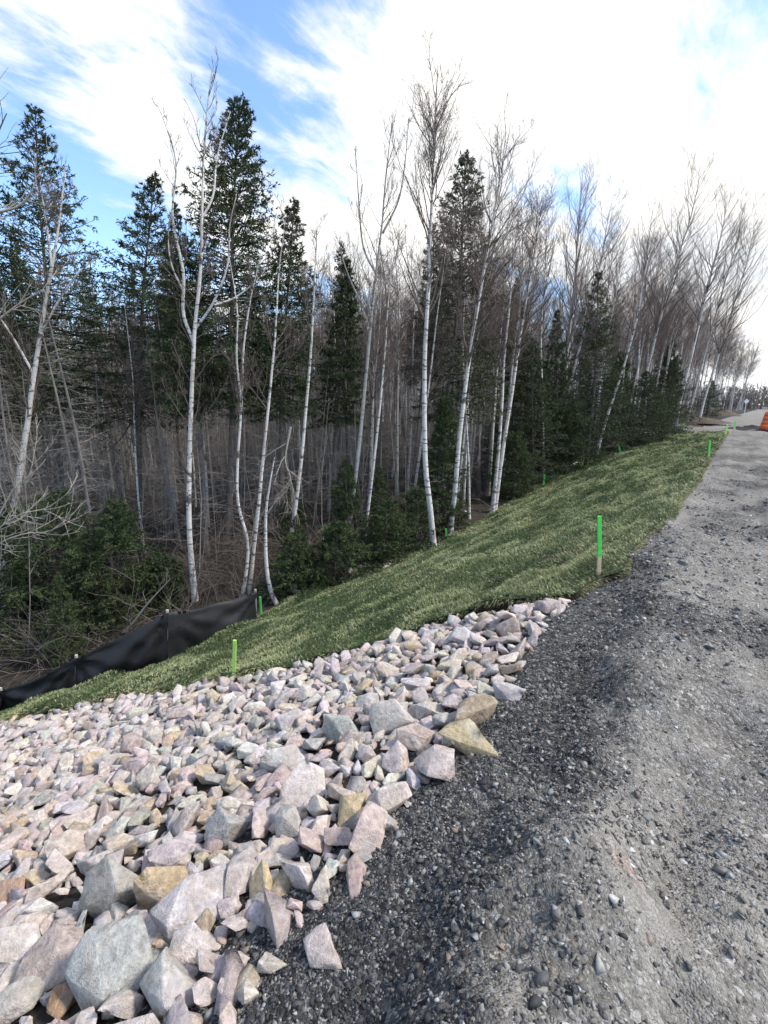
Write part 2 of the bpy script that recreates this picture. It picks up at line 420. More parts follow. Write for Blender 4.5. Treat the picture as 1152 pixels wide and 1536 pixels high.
def dark_mask(s, t):
    """dark crushed stone along the road edge, shade of the ridge flank painted in"""
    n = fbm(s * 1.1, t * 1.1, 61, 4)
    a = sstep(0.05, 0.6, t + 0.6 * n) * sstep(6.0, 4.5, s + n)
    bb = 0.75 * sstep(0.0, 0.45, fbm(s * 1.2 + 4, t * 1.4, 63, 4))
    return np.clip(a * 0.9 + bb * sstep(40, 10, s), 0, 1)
build_ground()

# ------------------------------------------------------------------ sod
def sodT(s):
    w = sstep(_sl[-1, 0] + 0.1, _sl[-1, 0] + 1.2, s)
    return np.interp(s, _sl[:, 0], _sl[:, 1]) * (1 - w) + (toeT(s) - 0.05) * w + 0.10 * fbm(s * 1.3, s * 0, 47, 3) * (0.4 + 0.6 * w)
def in_sod(s, t):
    return (t > sodE(s)) & (t < sodT(s)) & (s > rockS(t)) & (s < SOD_END - 0.35 * (t - 0.4) * 0 )
def sod_z(s, t):
    comb = fbm(s * 1.5 + 0.8 * t, t * 3.0, 71, 4)
    return zf(s, t) + 0.06 + 0.13 * comb + 0.06 * fbm(s * 2.6 + t, t * 6.0, 73, 2)
def build_sod():
    a = spaced([(0, 1, 0.02)])
    # rows run down the bank between the upper edge and the toe, so both edges are clean cuts
    ss = spaced([(1.2, 9, 0.06), (9, 18, 0.12), (18, SOD_END, 0.3)])
    V = []; top = []; side = []
    tt = np.linspace(0, 1, 90)
    Sg = np.repeat(ss[:, None], len(tt), 1)
    lo = sodE(np.maximum(ss, _se[0, 0])); hi = sodT(ss)
    # where the riprap cuts in, the sod starts further down the bank
    tq = np.linspace(0.6, 9, 800)
    rs = rockS(tq)
    start = np.array([tq[np.argmax(rs < q)] if (rs < q).any() else 9 for q in ss])
    lo = np.where(ss < rs.max(), np.maximum(lo, start), lo)
    ok = hi - lo > 0.1
    ss = ss[ok]; lo = lo[ok]; hi = hi[ok]; Sg = Sg[ok]
    Tg = lo[:, None] + (hi - lo)[:, None] * tt[None]
    Z = sod_z(Sg, Tg); X, Y = xy(Sg, Tg)
    Vt = np.stack([X, Y, Z], -1); n, k = Sg.shape
    idx = np.arange(n * k).reshape(n, k)
    Q = np.stack([idx[:-1, :-1], idx[1:, :-1], idx[1:, 1:], idx[:-1, 1:]], -1).reshape(-1, 4)
    lawn = link('lawn', mesh('lawn', Vt.reshape(-1, 3), Q, M_SODTOP, None, True)); tag(lawn, kind='structure')
    ring = np.concatenate([idx[:, 0], idx[-1, 1:], idx[-2::-1, -1], idx[0, -2:0:-1]])
    R = Vt.reshape(-1, 3)[ring]; Rd = R.copy()
    s2, t2 = st(Rd[:, 0], Rd[:, 1]); Rd[:, 2] = zf(s2, t2) - 0.06; R[:, 2] -= 0.012; R[:, :2] += 0.02 * np.stack([fbm(s2 * 9, t2 * 9, 301, 3), fbm(s2 * 9, t2 * 9, 302, 3)], -1)
    m = len(ring); i = np.arange(m); j = (i + 1) % m
    sd = link('cut_sod_edge', mesh('cut_sod_edge', np.concatenate([R, Rd]), np.stack([i, j, j + m, i + m], -1), M_SODSIDE), lawn)
    return lawn
build_sod()

def build_grass():
    rng = np.random.default_rng(3)
    N = 900000
    s = np.exp(rng.uniform(np.log(1.6), np.log(SOD_END), N)); t = rng.uniform(0.3, 9.2, N)
    keep = in_sod(s, t)
    s, t = s[keep], t[keep]
    x, y = xy(s, t); d = np.hypot(x, y)
    # even cover as seen close by, thinning with distance where blades merge
    dens = s * np.clip((5.0 / d) ** 1.15, 0, 1)
    keep = rng.random(len(s)) < dens / np.percentile(dens, 92)
    s, t, d = s[keep], t[keep], d[keep]
    if len(s) > 210000:
        k = rng.choice(len(s), 210000, replace=False); s, t, d = s[k], t[k], d[k]
    se = np.exp(rng.uniform(np.log(4.25), np.log(SOD_END), 15000)); te = sodE(se) + rng.uniform(0.0, 0.05, 15000)
    tr_ = rng.uniform(1.0, 8.2, 9000); sr_ = rockS(tr_) + rng.uniform(0.0, 0.06, 9000)
    nb = len(s); s = np.concatenate([s, se, sr_]); t = np.concatenate([t, te, tr_]); xx, yy = xy(s, t); d = np.hypot(xx, yy)
    x, y = xy(s, t); z = sod_z(s, t) - 0.006
    n = len(s); fringe = np.arange(n) >= nb; z = z - np.where(fringe, rng.uniform(0, 0.05, n), 0)
    a = 2.2 * fbm(s * 0.8, t * 1.1, 81, 3) + rng.normal(0, 0.8, n)         # combed flat, down the bank and along it
    lie = 0.75 + 0.6 * fbm(s * 1.7, t * 2.3, 83, 3) + rng.normal(0, 0.15, n)
    ds = -math.sin(0.5) * np.ones(n); 
    ang = a + 0.6
    hx = np.cos(ang) * TX + np.sin(ang) * SX; hy = np.cos(ang) * TY + np.sin(ang) * SY
    gdir = np.stack([hx, hy, np.zeros(n)], -1) * np.clip(lie, 0.1, 1.4)[:, None] + np.array([0, 0, 0.75])
    out = np.stack([np.where(np.arange(n) < nb + 15000, -TX, -SX) * np.ones(n), np.where(np.arange(n) < nb + 15000, -TY, -SY) * np.ones(n), rng.uniform(-0.9, 0.6, n)], -1)
    gdir = np.where(fringe[:, None], out + rng.normal(0, 0.35, (n, 3)), gdir)
    gdir = nrm(gdir)
    L = rng.uniform(0.030, 0.072, n) * np.clip(1 + 0.02 * (d - 4), 1, 1.6)
    w = np.clip(0.0032 * d / 4, 0.003, 0.018) * rng.uniform(0.7, 1.3, n)
    side = nrm(np.cross(gdir, rng.normal(size=(n, 3))))
    B = np.stack([x, y, z], -1)
    mid = B + gdir * (L * 0.6)[:, None]; tip = B + gdir * L[:, None] * 1.0; tip[:, 2] -= L * 0.22
    V = np.stack([B - side * w[:, None], mid + side * w[:, None], tip, mid - side * w[:, None]], 1)
    i = np.arange(n)[:, None] * 4
    F = i + np.array([[0, 1, 2, 3]])
    patch = fbm(s * 0.9, t * 1.4, 91, 4); straw = rng.random(n) < (0.06 + 0.2 * np.clip(patch * 2, 0, 1))
    near_edge = np.clip(1 - (t - sodE(s)) / 0.35, 0, 1)
    straw |= rng.random(n) < 0.35 * near_edge
    straw |= fringe & (rng.random(n) < 0.3)
    g0 = np.array([0.068, 0.104, 0.040]); g1 = np.array([0.33, 0.365, 0.18]); y0 = np.array([0.40, 0.36, 0.21])
    wave = fbm(s * 1.5 + 0.9 * t, t * 4.2, 95, 4)
    f = np.clip(0.40 + 0.7 * patch + 1.5 * wave + rng.normal(0, 0.2, n), 0, 1)[:, None]
    c = g0 * (1 - f) + g1 * f
    c = np.where(straw[:, None], y0 * rng.uniform(0.6, 1.1, (n, 1)), c) * rng.uniform(0.75, 1.25, (n, 1))
    C = np.repeat(c[:, None], 4, 1).reshape(-1, 3)
    o = link('grass', mesh('grass', V.reshape(-1, 3), F, M_BLADE, C)); tag(o, 'green sod grass combed flat over the long bank', 'grass', kind='stuff')
build_grass()

# ------------------------------------------------------------------ riprap
def rock_shape(seed, detail):
    rng = np.random.default_rng(seed)
    bm = bmesh.new()
    ax = np.array([1.0, rng.uniform(0.55, 0.85), rng.uniform(0.36, 0.66)])
    # points on a box-like body cut by a few planes give broad flat faces
    for k in range(rng.integers(10, 16)):
        p = rng.normal(size=3); p /= np.abs(p).max() ** 0.8 * np.linalg.norm(p) ** 0.2
        p = p * rng.uniform(0.72, 1.05) * ax * 0.56
        bm.verts.new(p)
    bmesh.ops.convex_hull(bm, input=bm.verts)
    for v in [v for v in bm.verts if not v.link_faces]: bm.verts.remove(v)
    bmesh.ops.dissolve_limit(bm, angle_limit=math.radians(10), verts=bm.verts, edges=bm.edges)
    lay = bm.faces.layers.int.new('flag')
    for f in bm.faces: f[lay] = 0
    old = set(bm.faces)
    if detail >= 0:
        r = bmesh.ops.bevel(bm, geom=list(bm.edges), offset=0.011 if detail else 0.014, segments=1, affect='EDGES', profile=0.6)
        for f in r['faces']: f[lay] = 1
    bmesh.ops.triangulate(bm, faces=bm.faces)
    if detail > 0:
        for _ in range(detail):
            es = [e for e in bm.edges if e.calc_length() > 0.16]
            bmesh.ops.subdivide_edges(bm, edges=es, cuts=1); bmesh.ops.triangulate(bm, faces=bm.faces)
        bm.normal_update(); o = rng.uniform(0, 50, 3)
        from mathutils import noise as mn
        for v in bm.verts:
            q = Vector(v.co) * 4 + Vector(o)
            v.co += v.normal * (0.018 * mn.noise(q) + 0.012 * mn.noise(q * 3.1) - 0.014 * abs(mn.noise(q * 1.7)))
    bm.normal_update()
    V = np.array([v.co[:] for v in bm.verts]); F = np.array([[v.index for v in f.verts] for f in bm.faces]) if False else None
    bm.verts.index_update()
    F = np.array([[v.index for v in f.verts] for f in bm.faces])
    E = np.zeros(len(V))
    cnt = np.zeros(len(V))
    for f in bm.faces:
        for v in f.verts: cnt[v.index] += 1; E[v.index] += f[lay]
    E = E / np.maximum(cnt, 1)
    bm.free()
    return V, F, E
NSH = 40
ROCK_HI = []; ROCK_LO = []; ROCK_TINY = []
for k in range(NSH):
    V, F, E = rock_shape(500 + k, 2)
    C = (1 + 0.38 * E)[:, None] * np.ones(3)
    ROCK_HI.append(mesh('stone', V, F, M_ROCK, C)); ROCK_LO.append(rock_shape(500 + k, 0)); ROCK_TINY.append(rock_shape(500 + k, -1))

# name: (linear colour, words)
RC = {'mauve': ((0.47, 0.395, 0.375), 'mauve pink'), 'lilac': ((0.48, 0.45, 0.44), 'pale lilac grey'), 'cream': ((0.52, 0.47, 0.40), 'cream white'),
      'tan': ((0.44, 0.35, 0.22), 'tan ochre'), 'green': ((0.37, 0.385, 0.345), 'pale grey green'), 'grey': ((0.30, 0.295, 0.30), 'mid grey'),
      'orange': ((0.36, 0.215, 0.12), 'rusty orange'), 'rose': ((0.40, 0.30, 0.28), 'dusky rose')}
RNAMES = ['mauve', 'lilac', 'cream', 'tan', 'green', 'grey', 'rose']; RP = [0.34, 0.27, 0.20, 0.07, 0.05, 0.05, 0.04]

HERO_ROCKS = [  # u, v, width px, height px, colour, label
 (697, 1122, 92, 66, 'tan', 'big block with a flat ochre face at the edge of dark gravel'),
 (712, 1076, 84, 50, 'tan', 'rounded tan yellow boulder right behind the big ochre faced block'),
 (602, 1148, 62, 62, 'mauve', 'blocky pink stone two below the big ochre faced block'),
 (652, 1156, 62, 50, 'mauve', 'mauve wedge stone leaning against the big ochre faced block'),
 (585, 1203, 64, 60, 'cream', 'cream wedge stone jutting out alone into the dark gravel'),
 (523, 1218, 46, 52, 'tan', 'squat yellowish cube stone beside a patch of dark gravel'),
 (455, 1188, 74, 66, 'lilac', 'broad pale grey stone with one large flat triangular face'),
 (553, 1254, 42, 74, 'rose', 'upright pinkish stone just below the cream wedge in dark gravel'),
 (432, 1150, 76, 52, 'green', 'smooth grey green oval stone in the middle of the riprap'),
 (444, 1325, 64, 84, 'cream', 'tall cream stone standing just above the pointed pink stone'),
 (405, 1392, 78, 104, 'mauve', 'tall pointed pink stone with a ridge down its face'),
 (393, 1336, 46, 56, 'tan', 'small ochre topped stone at the shoulder of the pointed pink stone'),
 (362, 1318, 60, 74, 'mauve', 'speckled mauve stone left of the small ochre topped stone'),
 (255, 1343, 82, 76, 'tan', 'yellow tan block lying behind the pale triangular slab'),
 (290, 1374, 104, 70, 'lilac', 'pale triangular slab leaning over the yellow tan block'),
 (178, 1350, 112, 70, 'green', 'pale green triangular slab with a sharp peak'),
 (204, 1386, 52, 48, 'grey', 'small dark green grey stone below the pale green slab'),
 (180, 1462, 136, 104, 'green', 'largest boulder, grey green on top with a tan edge'),
 (266, 1486, 124, 70, 'lilac', 'flat grey pink wedge beside the largest grey green boulder'),
 (276, 1441, 78, 50, 'lilac', 'whitish lilac stone behind the flat grey pink wedge'),
 (98, 1448, 96, 92, 'cream', 'cream tan slab tilted up beside the largest grey green boulder'),
 (105, 1502, 46, 66, 'orange', 'rusty orange stone wedged upright below the cream tan slab'),
 (30, 1510, 86, 62, 'cream', 'pale pinkish stone in the bottom corner of the riprap'),
 (14, 1346, 52, 52, 'orange', 'golden ochre stone at the outer edge of the riprap view'),
 (486, 1422, 56, 72, 'mauve', 'mauve stone half buried in dark gravel beside the pointed stone'),
 (534, 1312, 56, 60, 'rose', 'brownish pink wedge half sunk in the dark gravel shoulder'),
 (764, 1040, 54, 34, 'lilac', 'grey lilac stone sunk into gravel behind the rounded tan boulder'),
 (706, 931, 24, 26, 'cream', 'upright whitish stone standing up against the cut sod edge'),
 (755, 925, 26, 16, 'tan', 'small yellow boulder at the topmost end of the riprap'),
 (588, 1090, 76, 44, 'green', 'wide greenish grey slab above the blocky pink stone'),
 (640, 1072, 50, 42, 'cream', 'pale cream angular stone behind the wide greenish slab'),
 (516, 1102, 70, 36, 'green', 'long low grey green stone beside the wide greenish slab'),
 (150, 1300, 60, 40, 'lilac', 'bluish white stone above the pale green triangular slab'),
 (262, 1290, 70, 40, 'lilac', 'long lilac stone lying above the yellow tan block'),
 (342, 1250, 66, 58, 'grey', 'bluish grey slab stone above the speckled mauve stone'),
 (30, 1430, 70, 60, 'lilac', 'smooth pale lilac stone by the cream tan slab'),
]
def build_riprap():
    rng = np.random.default_rng(12)
    rocks = []      # s, t, size, aspect z, colour, label, yaw, tilt, lift
    for (u, v, w, h, c, lab) in HERO_ROCKS:
        P = ground(u, v + 0.10 * h); s, t = st(P[0], P[1]); d = px(P)[2]
        rocks.append([s, t, 0.66 * math.hypot(w, h) * d / FPX, c, lab, 0.10 if ('sunk' in lab or 'buried' in lab) else 0.30])
    heroes = len(rocks)
    cells = {}
    def clash(s, t, r, f):
        ci, cj = int(s // 0.3), int(t // 0.3)
        for a in range(ci - 1, ci + 2):
            for b_ in range(cj - 1, cj + 2):
                for (s2, t2, r2) in cells.get((a, b_), ()):
                    if (s - s2) ** 2 + (t - t2) ** 2 < (f * (r + r2)) ** 2: return True
        return False
    def put(s, t, r): cells.setdefault((int(s // 0.3), int(t // 0.3)), []).append((s, t, r))
    for r in rocks: put(r[0], r[1], r[2] / 2)
    for (lo, hi, tries, f, lift) in ((0.15, 0.20, 900, 0.84, 0.34), (0.105, 0.155, 12000, 0.72, 0.28), (0.07, 0.11, 30000, 0.64, 0.22), (0.045, 0.07, 20000, 0.60, 0.18)):
        S_ = rng.uniform(-3.2, 4.3, tries); T_ = 0.8 + 8.4 * rng.random(tries) ** 0.9; Z_ = rng.uniform(lo, hi, tries)
        for s, t, sz in zip(S_, T_, Z_):
            if s > rockS(t) - 0.02 * 0 - sz * 0.3: continue
            if t > toeT(s) + 0.3: continue
            edge = 0.93 + 0.10 * float(fbm(np.float64(s * 2.2), np.float64(0.5), 101, 3))
            if t < edge + (sz * 0.2): continue
            if s < -0.6 * t - 1.2: continue
            if lo < 0.1 and t > 5.5 and rng.random() < 0.3: continue
            if clash(s, t, sz / 2, f): continue
            put(s, t, sz / 2); rocks.append([s, t, sz, RNAMES[rng.choice(7, p=np.array(RP) / sum(RP))], None, lift])
    # lower layer showing in the gaps
    for k in range(3600):
        s = rng.uniform(-3.0, 4.2); t = rng.uniform(0.95, 8.4)
        if s > rockS(t) or t > toeT(s): continue
        rocks.append([s, t, rng.uniform(0.09, 0.15), RNAMES[rng.choice(7, p=np.array(RP) / sum(RP))], None, 0.06])
    # apparent size
    info = []
    for i, (s, t, sz, c, lab, lift) in enumerate(rocks):
        x, y = xy(s, t); z = float(zf(s, t)); u, v, d = px(np.array([x, y, z]))
        vis = d > 0.3 and -60 < u < 1210 and v < 1620
        info.append((x, y, z, sz / d if vis and lift > 0.1 else -1, u, v))
    order = sorted(range(len(rocks)), key=lambda i: (rocks[i][4] is None, -info[i][3]))
    single = set(order[:300])
    acc = Acc()
    for i, (s, t, sz, c, lab, lift) in enumerate(rocks):
        x, y, z = info[i][:3]
        if info[i][3] < 0 and not (-400 < info[i][4] < 1400): 
            if rng.random() < 0.5: continue
        k = int(rng.integers(NSH))
        base = 0.78 * np.array(RC[c][0]) + 0.22 * np.array([0.465, 0.41, 0.385]); base = np.array(RC[c][0]) if lab and c in ('tan', 'orange') else base; colr = base * rng.uniform(0.66, 1.12) * (1.02, 1.0, 0.97) * (1 + rng.normal(0, 0.03, 3))
        asp = np.array([rng.uniform(0.95, 1.25), rng.uniform(0.8, 1.1), rng.uniform(0.85, 1.2)]) * sz * 1.1
        rx, ry, rz = rng.normal(0.1, 0.32), rng.normal(0.15, 0.32), rng.uniform(0, 6.28)
        if lab:
            wd, hg = next((q[2], q[3]) for q in HERO_ROCKS if q[5] == lab)
            asp = asp * np.array([1.0, 1.12, 1.35]); rx, ry = rng.normal(0.25, 0.15), rng.normal(0, 0.15); rz = rng.normal(0, 0.3) if wd >= hg * 0.98 else math.pi / 2 + rng.normal(0, 0.3)
        from mathutils import Euler
        e = Euler((rx, ry, rz))
        lz = z + sz * (lift - 0.02)
        if i in single:
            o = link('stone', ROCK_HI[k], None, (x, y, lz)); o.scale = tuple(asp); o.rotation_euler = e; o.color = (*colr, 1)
            if lab: tag(o, lab, 'rock', 'riprap stones on the bank')
            else: tag(o, 'loose %s angular stone among the riprap on the bank' % RC[c][1], 'rock', '%s riprap stones' % RC[c][1])
        else:
            V, F, E = ROCK_LO[k] if info[i][3] > 0.022 and lift > 0.1 else ROCK_TINY[k]; R = np.array(e.to_matrix())
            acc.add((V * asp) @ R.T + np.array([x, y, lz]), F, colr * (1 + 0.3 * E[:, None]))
    o = link('riprap', acc.build('riprap', M_ROCK)); tag(o, 'blanket of small broken pink and grey riprap stones on bank', 'riprap', kind='stuff')
build_riprap()

# ------------------------------------------------------------------ loose gravel
def build_gravel():
    rng = np.random.default_rng(8)
    shapes = []
    for k in range(10):
        bm = bmesh.new()
        for q in range(7):
            p = rng.normal(size=3); p /= np.linalg.norm(p) ** 0.6 * np.abs(p).max() ** 0.4; bm.verts.new(p * rng.uniform(.8, 1.05) * np.array([1, .8, .6]) * 0.5)
        bmesh.ops.convex_hull(bm, input=bm.verts)
        for v in [v for v in bm.verts if not v.link_faces]: bm.verts.remove(v)
        bm.verts.index_update(); bm.verts.ensure_lookup_table()
        shapes.append((np.array([v.co[:] for v in bm.verts]), np.array([[v.index for v in f.verts] for f in bm.faces]))); bm.free()
    N = 260000
    r = np.exp(rng.uniform(np.log(0.75), np.log(16), N)); a = rng.uniform(math.radians(-38), math.radians(46), N)
    x = r * np.sin(a); y = r * np.cos(a); s, t = st(x, y)
    edge = np.where(s < 4.3, 1.12 + 0.75 * rng.random(N) ** 2.2, sodE(s) + 0.03)
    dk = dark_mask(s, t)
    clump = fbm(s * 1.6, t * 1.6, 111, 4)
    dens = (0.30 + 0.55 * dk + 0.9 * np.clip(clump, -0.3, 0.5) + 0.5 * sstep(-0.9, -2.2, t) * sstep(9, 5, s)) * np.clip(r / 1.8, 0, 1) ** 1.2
    keep = (t < edge) & (rng.random(N) < dens * 0.75)
    x, y, s, t, r, dk = x[keep], y[keep], s[keep], t[keep], r[keep], dk[keep]
    n = len(s)
    size = np.clip(0.0095 * np.exp(rng.normal(0, 0.55, n)), 0.004, 0.040) * np.clip(r / 2.6, 1, 2.2)
    if n > 50000: 
        k = rng.choice(n, 50000, replace=False); x, y, s, t, r, dk, size = x[k], y[k], s[k], t[k], r[k], dk[k], size[k]; n = len(s)
    nearr = sstep(0.95, 0.55, t) * sstep(14, 6, np.abs(s)) * sstep(-9, -4, t)
    z = zf(s, t) - 0.15 * size + nearr * (0.065 * fbm(s * 4.5, t * 4.5, 51, 4) + 0.018 * fbm(s * 28, t * 28, 52, 2)) + size * 0.12
    pal = np.array([[0.045, 0.045, 0.047], [0.09, 0.088, 0.085], [0.17, 0.162, 0.148], [0.26, 0.25, 0.23], [0.40, 0.39, 0.37], [0.19, 0.15, 0.115], [0.21, 0.22, 0.215]])
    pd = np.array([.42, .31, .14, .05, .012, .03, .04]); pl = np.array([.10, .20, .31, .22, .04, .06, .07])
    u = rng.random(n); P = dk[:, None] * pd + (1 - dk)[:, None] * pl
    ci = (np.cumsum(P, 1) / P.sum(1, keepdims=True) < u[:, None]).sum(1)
    col = pal[np.clip(ci, 0, 6)] * rng.uniform(0.75, 1.3, (n, 1))
    sh = rng.integers(10, size=n); acc = Acc()
    an = rng.uniform(0, 6.28, n); b = rng.normal(0, 0.5, n)
    for k in range(10):
        q = np.where(sh == k)[0]; V, F = shapes[k]
        ca, sa, cb, sb = np.cos(an[q]), np.sin(an[q]), np.cos(b[q]), np.sin(b[q])
        vx, vy, vz = V[:, 0][None], V[:, 1][None], V[:, 2][None]
        y1 = vy * cb[:, None] - vz * sb[:, None]; z1 = vy * sb[:, None] + vz * cb[:, None]
        X = vx * ca[:, None] - y1 * sa[:, None]; Y = vx * sa[:, None] + y1 * ca[:, None]
        A = np.stack([X, Y, z1], -1) * (size[q] * 1.35)[:, None, None] + np.stack([x[q], y[q], z[q]], -1)[:, None]
        FF = (F[None] + (np.arange(len(q)) * len(V))[:, None, None]).reshape(-1, 3)
        acc.add(A.reshape(-1, 3), FF, np.repeat(col[q], len(V), 0))
    o = link('gravel', acc.build('gravel', M_STONE)); tag(o, 'loose dark and grey crushed stone on the road shoulder', 'gravel', kind='stuff')
build_gravel()

# ------------------------------------------------------------------ tree growing
def catmull(P, k):
    P = np.asarray(P, float); P = np.concatenate([[2 * P[0] - P[1]], P, [2 * P[-1] - P[-2]]])
    seg = np.linalg.norm(np.diff(P[1:-1], axis=0), axis=1); cum = np.concatenate([[0], np.cumsum(seg)])
    out = []
    for d in np.linspace(0, cum[-1], k):
        i = min(np.searchsorted(cum, d, side='right') - 1, len(seg) - 1); f = (d - cum[i]) / seg[i]
        a, b, c, e = P[i], P[i + 1], P[i + 2], P[i + 3]
        out.append(0.5 * (2 * b + (c - a) * f + (2 * a - 5 * b + 4 * c - e) * f * f + (3 * b - a - 3 * c + e) * f ** 3))
    return np.array(out)
def tubes(P, R, n):
    """P (B,K,3), R (B,K) -> quads"""
    B, K, _ = P.shape
    tan = np.gradient(P, axis=1); tan = nrm(tan)
    ref = np.where(np.abs(tan[:, :1, 2:3]) > 0.8, np.array([1.0, 0.2, 0]), np.array([0.1, 0.2, 1.0]))
    a = nrm(np.cross(tan, np.broadcast_to(ref, tan.shape))); b = np.cross(tan, a)
    th = np.arange(n) * 2 * math.pi / n
    ring = a[:, :, None] * np.cos(th)[None, None, :, None] + b[:, :, None] * np.sin(th)[None, None, :, None]
    V = P[:, :, None] + ring * R[:, :, None, None]
    i = np.arange(B * K * n).reshape(B, K, n)
    j = np.roll(i, -1, 2)
    F = np.stack([i[:, :-1], j[:, :-1], j[:, 1:], i[:, 1:]], -1).reshape(-1, 4)
    return V.reshape(-1, 3), F
def grow(rng, start, d, L, r0, r1, K, up, jit):
    P = [start]; d = nrm(d)
    for k in range(K - 1):
        d = nrm(d + np.array([0, 0, 1.0]) * (up / (K - 1)) + rng.normal(0, jit, d.shape))
        P.append(P[-1] + d * (L / (K - 1))[:, None])
    f = np.linspace(0, 1, K)[None]
    return np.stack(P, 1), r0[:, None] * (1 - f) + r1[:, None] * f
def spawn(rng, P, R, m, f0, f1, a0, a1, flat=0.0):
    """m side shoots on every line of P, at angle a0..a1 (degrees) to it"""
    B, K, _ = P.shape
    f = rng.uniform(f0, f1, (B, m)); q = f * (K - 1); i = np.minimum(q.astype(int), K - 2); w = (q - i)[..., None]
    bi = np.arange(B)[:, None]
    p = P[bi, i] * (1 - w) + P[bi, i + 1] * w
    tan = nrm(P[bi, i + 1] - P[bi, i]); r = R[bi, i] * (1 - w[..., 0]) + R[bi, i + 1] * w[..., 0]
    per = nrm(np.cross(tan, rng.normal(size=tan.shape)))
    if flat:
        hz = nrm(np.cross(tan, np.array([0, 0, 1.0]))) * np.where(rng.random((B, m, 1)) < .5, -1, 1)
        per = nrm(per * (1 - flat) + hz * flat)
    a = np.radians(rng.uniform(a0, a1, (B, m)))[..., None]
    d = tan * np.cos(a) + per * np.sin(a)
    return p.reshape(-1, 3), d.reshape(-1, 3), r.ravel(), f.ravel(), np.repeat(np.arange(B), m)

def bare_tree(seed, path, r0, crown0=0.45, n1=26, len1=0.22, ang=(28, 50), up=0.8, m2=8, m3=5, rt=0.006, limbs=(), dead=0, kt=26, twig=0.0026):
    """leafless tree: trunk mesh + crown mesh. path: points from the base up (local)."""
    rng = np.random.default_rng(seed)
    tp = catmull(path, kt); H = np.linalg.norm(tp[-1] - tp[0])
    wob = np.cumsum(rng.normal(0, 0.006 * H / kt * 3, (kt, 2)), 0); wob -= np.linspace(0, 1, kt)[:, None] * wob[-1]; tp[:, :2] += wob * np.linspace(0.2, 1, kt)[:, None]
    f = np.linspace(0, 1, kt)
    tr = r0 * (1 - f) ** 0.75 * (1 + 0.55 * np.exp(-f * 26)) + rt
    tA = Acc(); tA.add(*tubes(tp[None], tr[None], 9))
    Lp, Lr = [tp[None]], [tr[None]]
    for lp, lr in limbs:                           # big forks, part of the stem
        q = catmull(lp, kt); rr = lr * (1 - f) ** 0.8 + rt * 0.8
        tA.add(*tubes(q[None], rr[None], 7)); Lp.append(q[None]); Lr.append(rr[None])
    cA = Acc()
    SP, SR = np.concatenate(Lp), np.concatenate(Lr)
    # first-order branches on the main stem, fewer on the limbs
    for k in range(len(SP)):
        m = n1 if k == 0 else max(4, n1 // 3); c0 = crown0 if k == 0 else 0.30
        p, d, r, ff, _ = spawn(rng, SP[k:k + 1], SR[k:k + 1], m, c0, 0.985, *ang)
        Hk = np.linalg.norm(SP[k, -1] - SP[k, 0])
        L = H * len1 * (1.15 - 0.75 * (ff - c0) / (1 - c0)) * rng.uniform(0.55, 1.15, len(p)) * (1 if k == 0 else 0.75 * Hk / H + 0.2)
        P1, R1 = grow(rng, p, d, L, np.minimum(r * 0.55, 0.003 + L * 0.0062), np.full(len(p), twig), 7, up, 0.11)
        cA.add(*tubes(P1, R1, 5))
        if m2:
            p, d, r, ff, b = spawn(rng, P1, R1, m2, 0.18, 0.97, 25, 55)
            L2 = L[b] * rng.uniform(0.22, 0.5, len(p)) * (1.1 - 0.5 * ff)
            P2, R2 = grow(rng, p, d, L2, np.minimum(r * 0.6, 0.0045), np.full(len(p), twig * 0.7), 3, up * 0.8, 0.13)
            cA.add(*tubes(P2, R2, 3))
            if m3:
                p, d, r, ff, b = spawn(rng, P2, R2, m3, 0.2, 0.95, 25, 55)
                L3 = L2[b] * rng.uniform(0.3, 0.7, len(p))
                P3, R3 = grow(rng, p, d, L3, np.full(len(p), twig * 0.9), np.full(len(p), twig * 0.5), 2, up * 0.6, 0.15)
                cA.add(*tubes(P3, R3, 3))
    if dead:                                       # dead snags low on the stem
        p, d, r, ff, _ = spawn(rng, SP[:1], SR[:1], dead, 0.12, crown0 + 0.1, 55, 95)
        L = H * rng.uniform(0.03, 0.11, len(p))
        P1, R1 = grow(rng, p, d, L, np.full(len(p), 0.008), np.full(len(p), 0.003), 5, 0.1, 0.2)
        cA.add(*tubes(P1, R1, 4))
        p, d, r, ff, b = spawn(rng, P1, R1, 3, 0.3, 0.95, 30, 70)
        P2, R2 = grow(rng, p, d, L[b] * rng.uniform(0.3, 0.6, len(p)), np.full(len(p), 0.004), np.full(len(p), 0.002), 4, 0.0, 0.2)
        cA.add(*tubes(P2, R2, 3))
    return tA, cA

def needles(rng, P, R, per, length, width, acc, c0, c1, f0=0.15):
    p, d, r, ff, b = spawn(rng, P, R, per, f0, 1.0, 22, 62)
    n = len(p); L = length * rng.uniform(0.6, 1.3, n); sd = nrm(np.cross(d, rng.normal(size=d.shape))) * (width * rng.uniform(0.6, 1.3, n))[:, None]
    V = np.stack([p - sd, p + sd, p + d * L[:, None]], 1)
    k = np.repeat(rng.random(len(P)), per)[:, None] * 0.6 + rng.random((n, 1)) * 0.4
    C = np.array(c0) * (1 - k) + np.array(c1) * k
    acc.add(V.reshape(-1, 3), np.arange(n * 3).reshape(-1, 3), np.repeat(C, 3, 0))

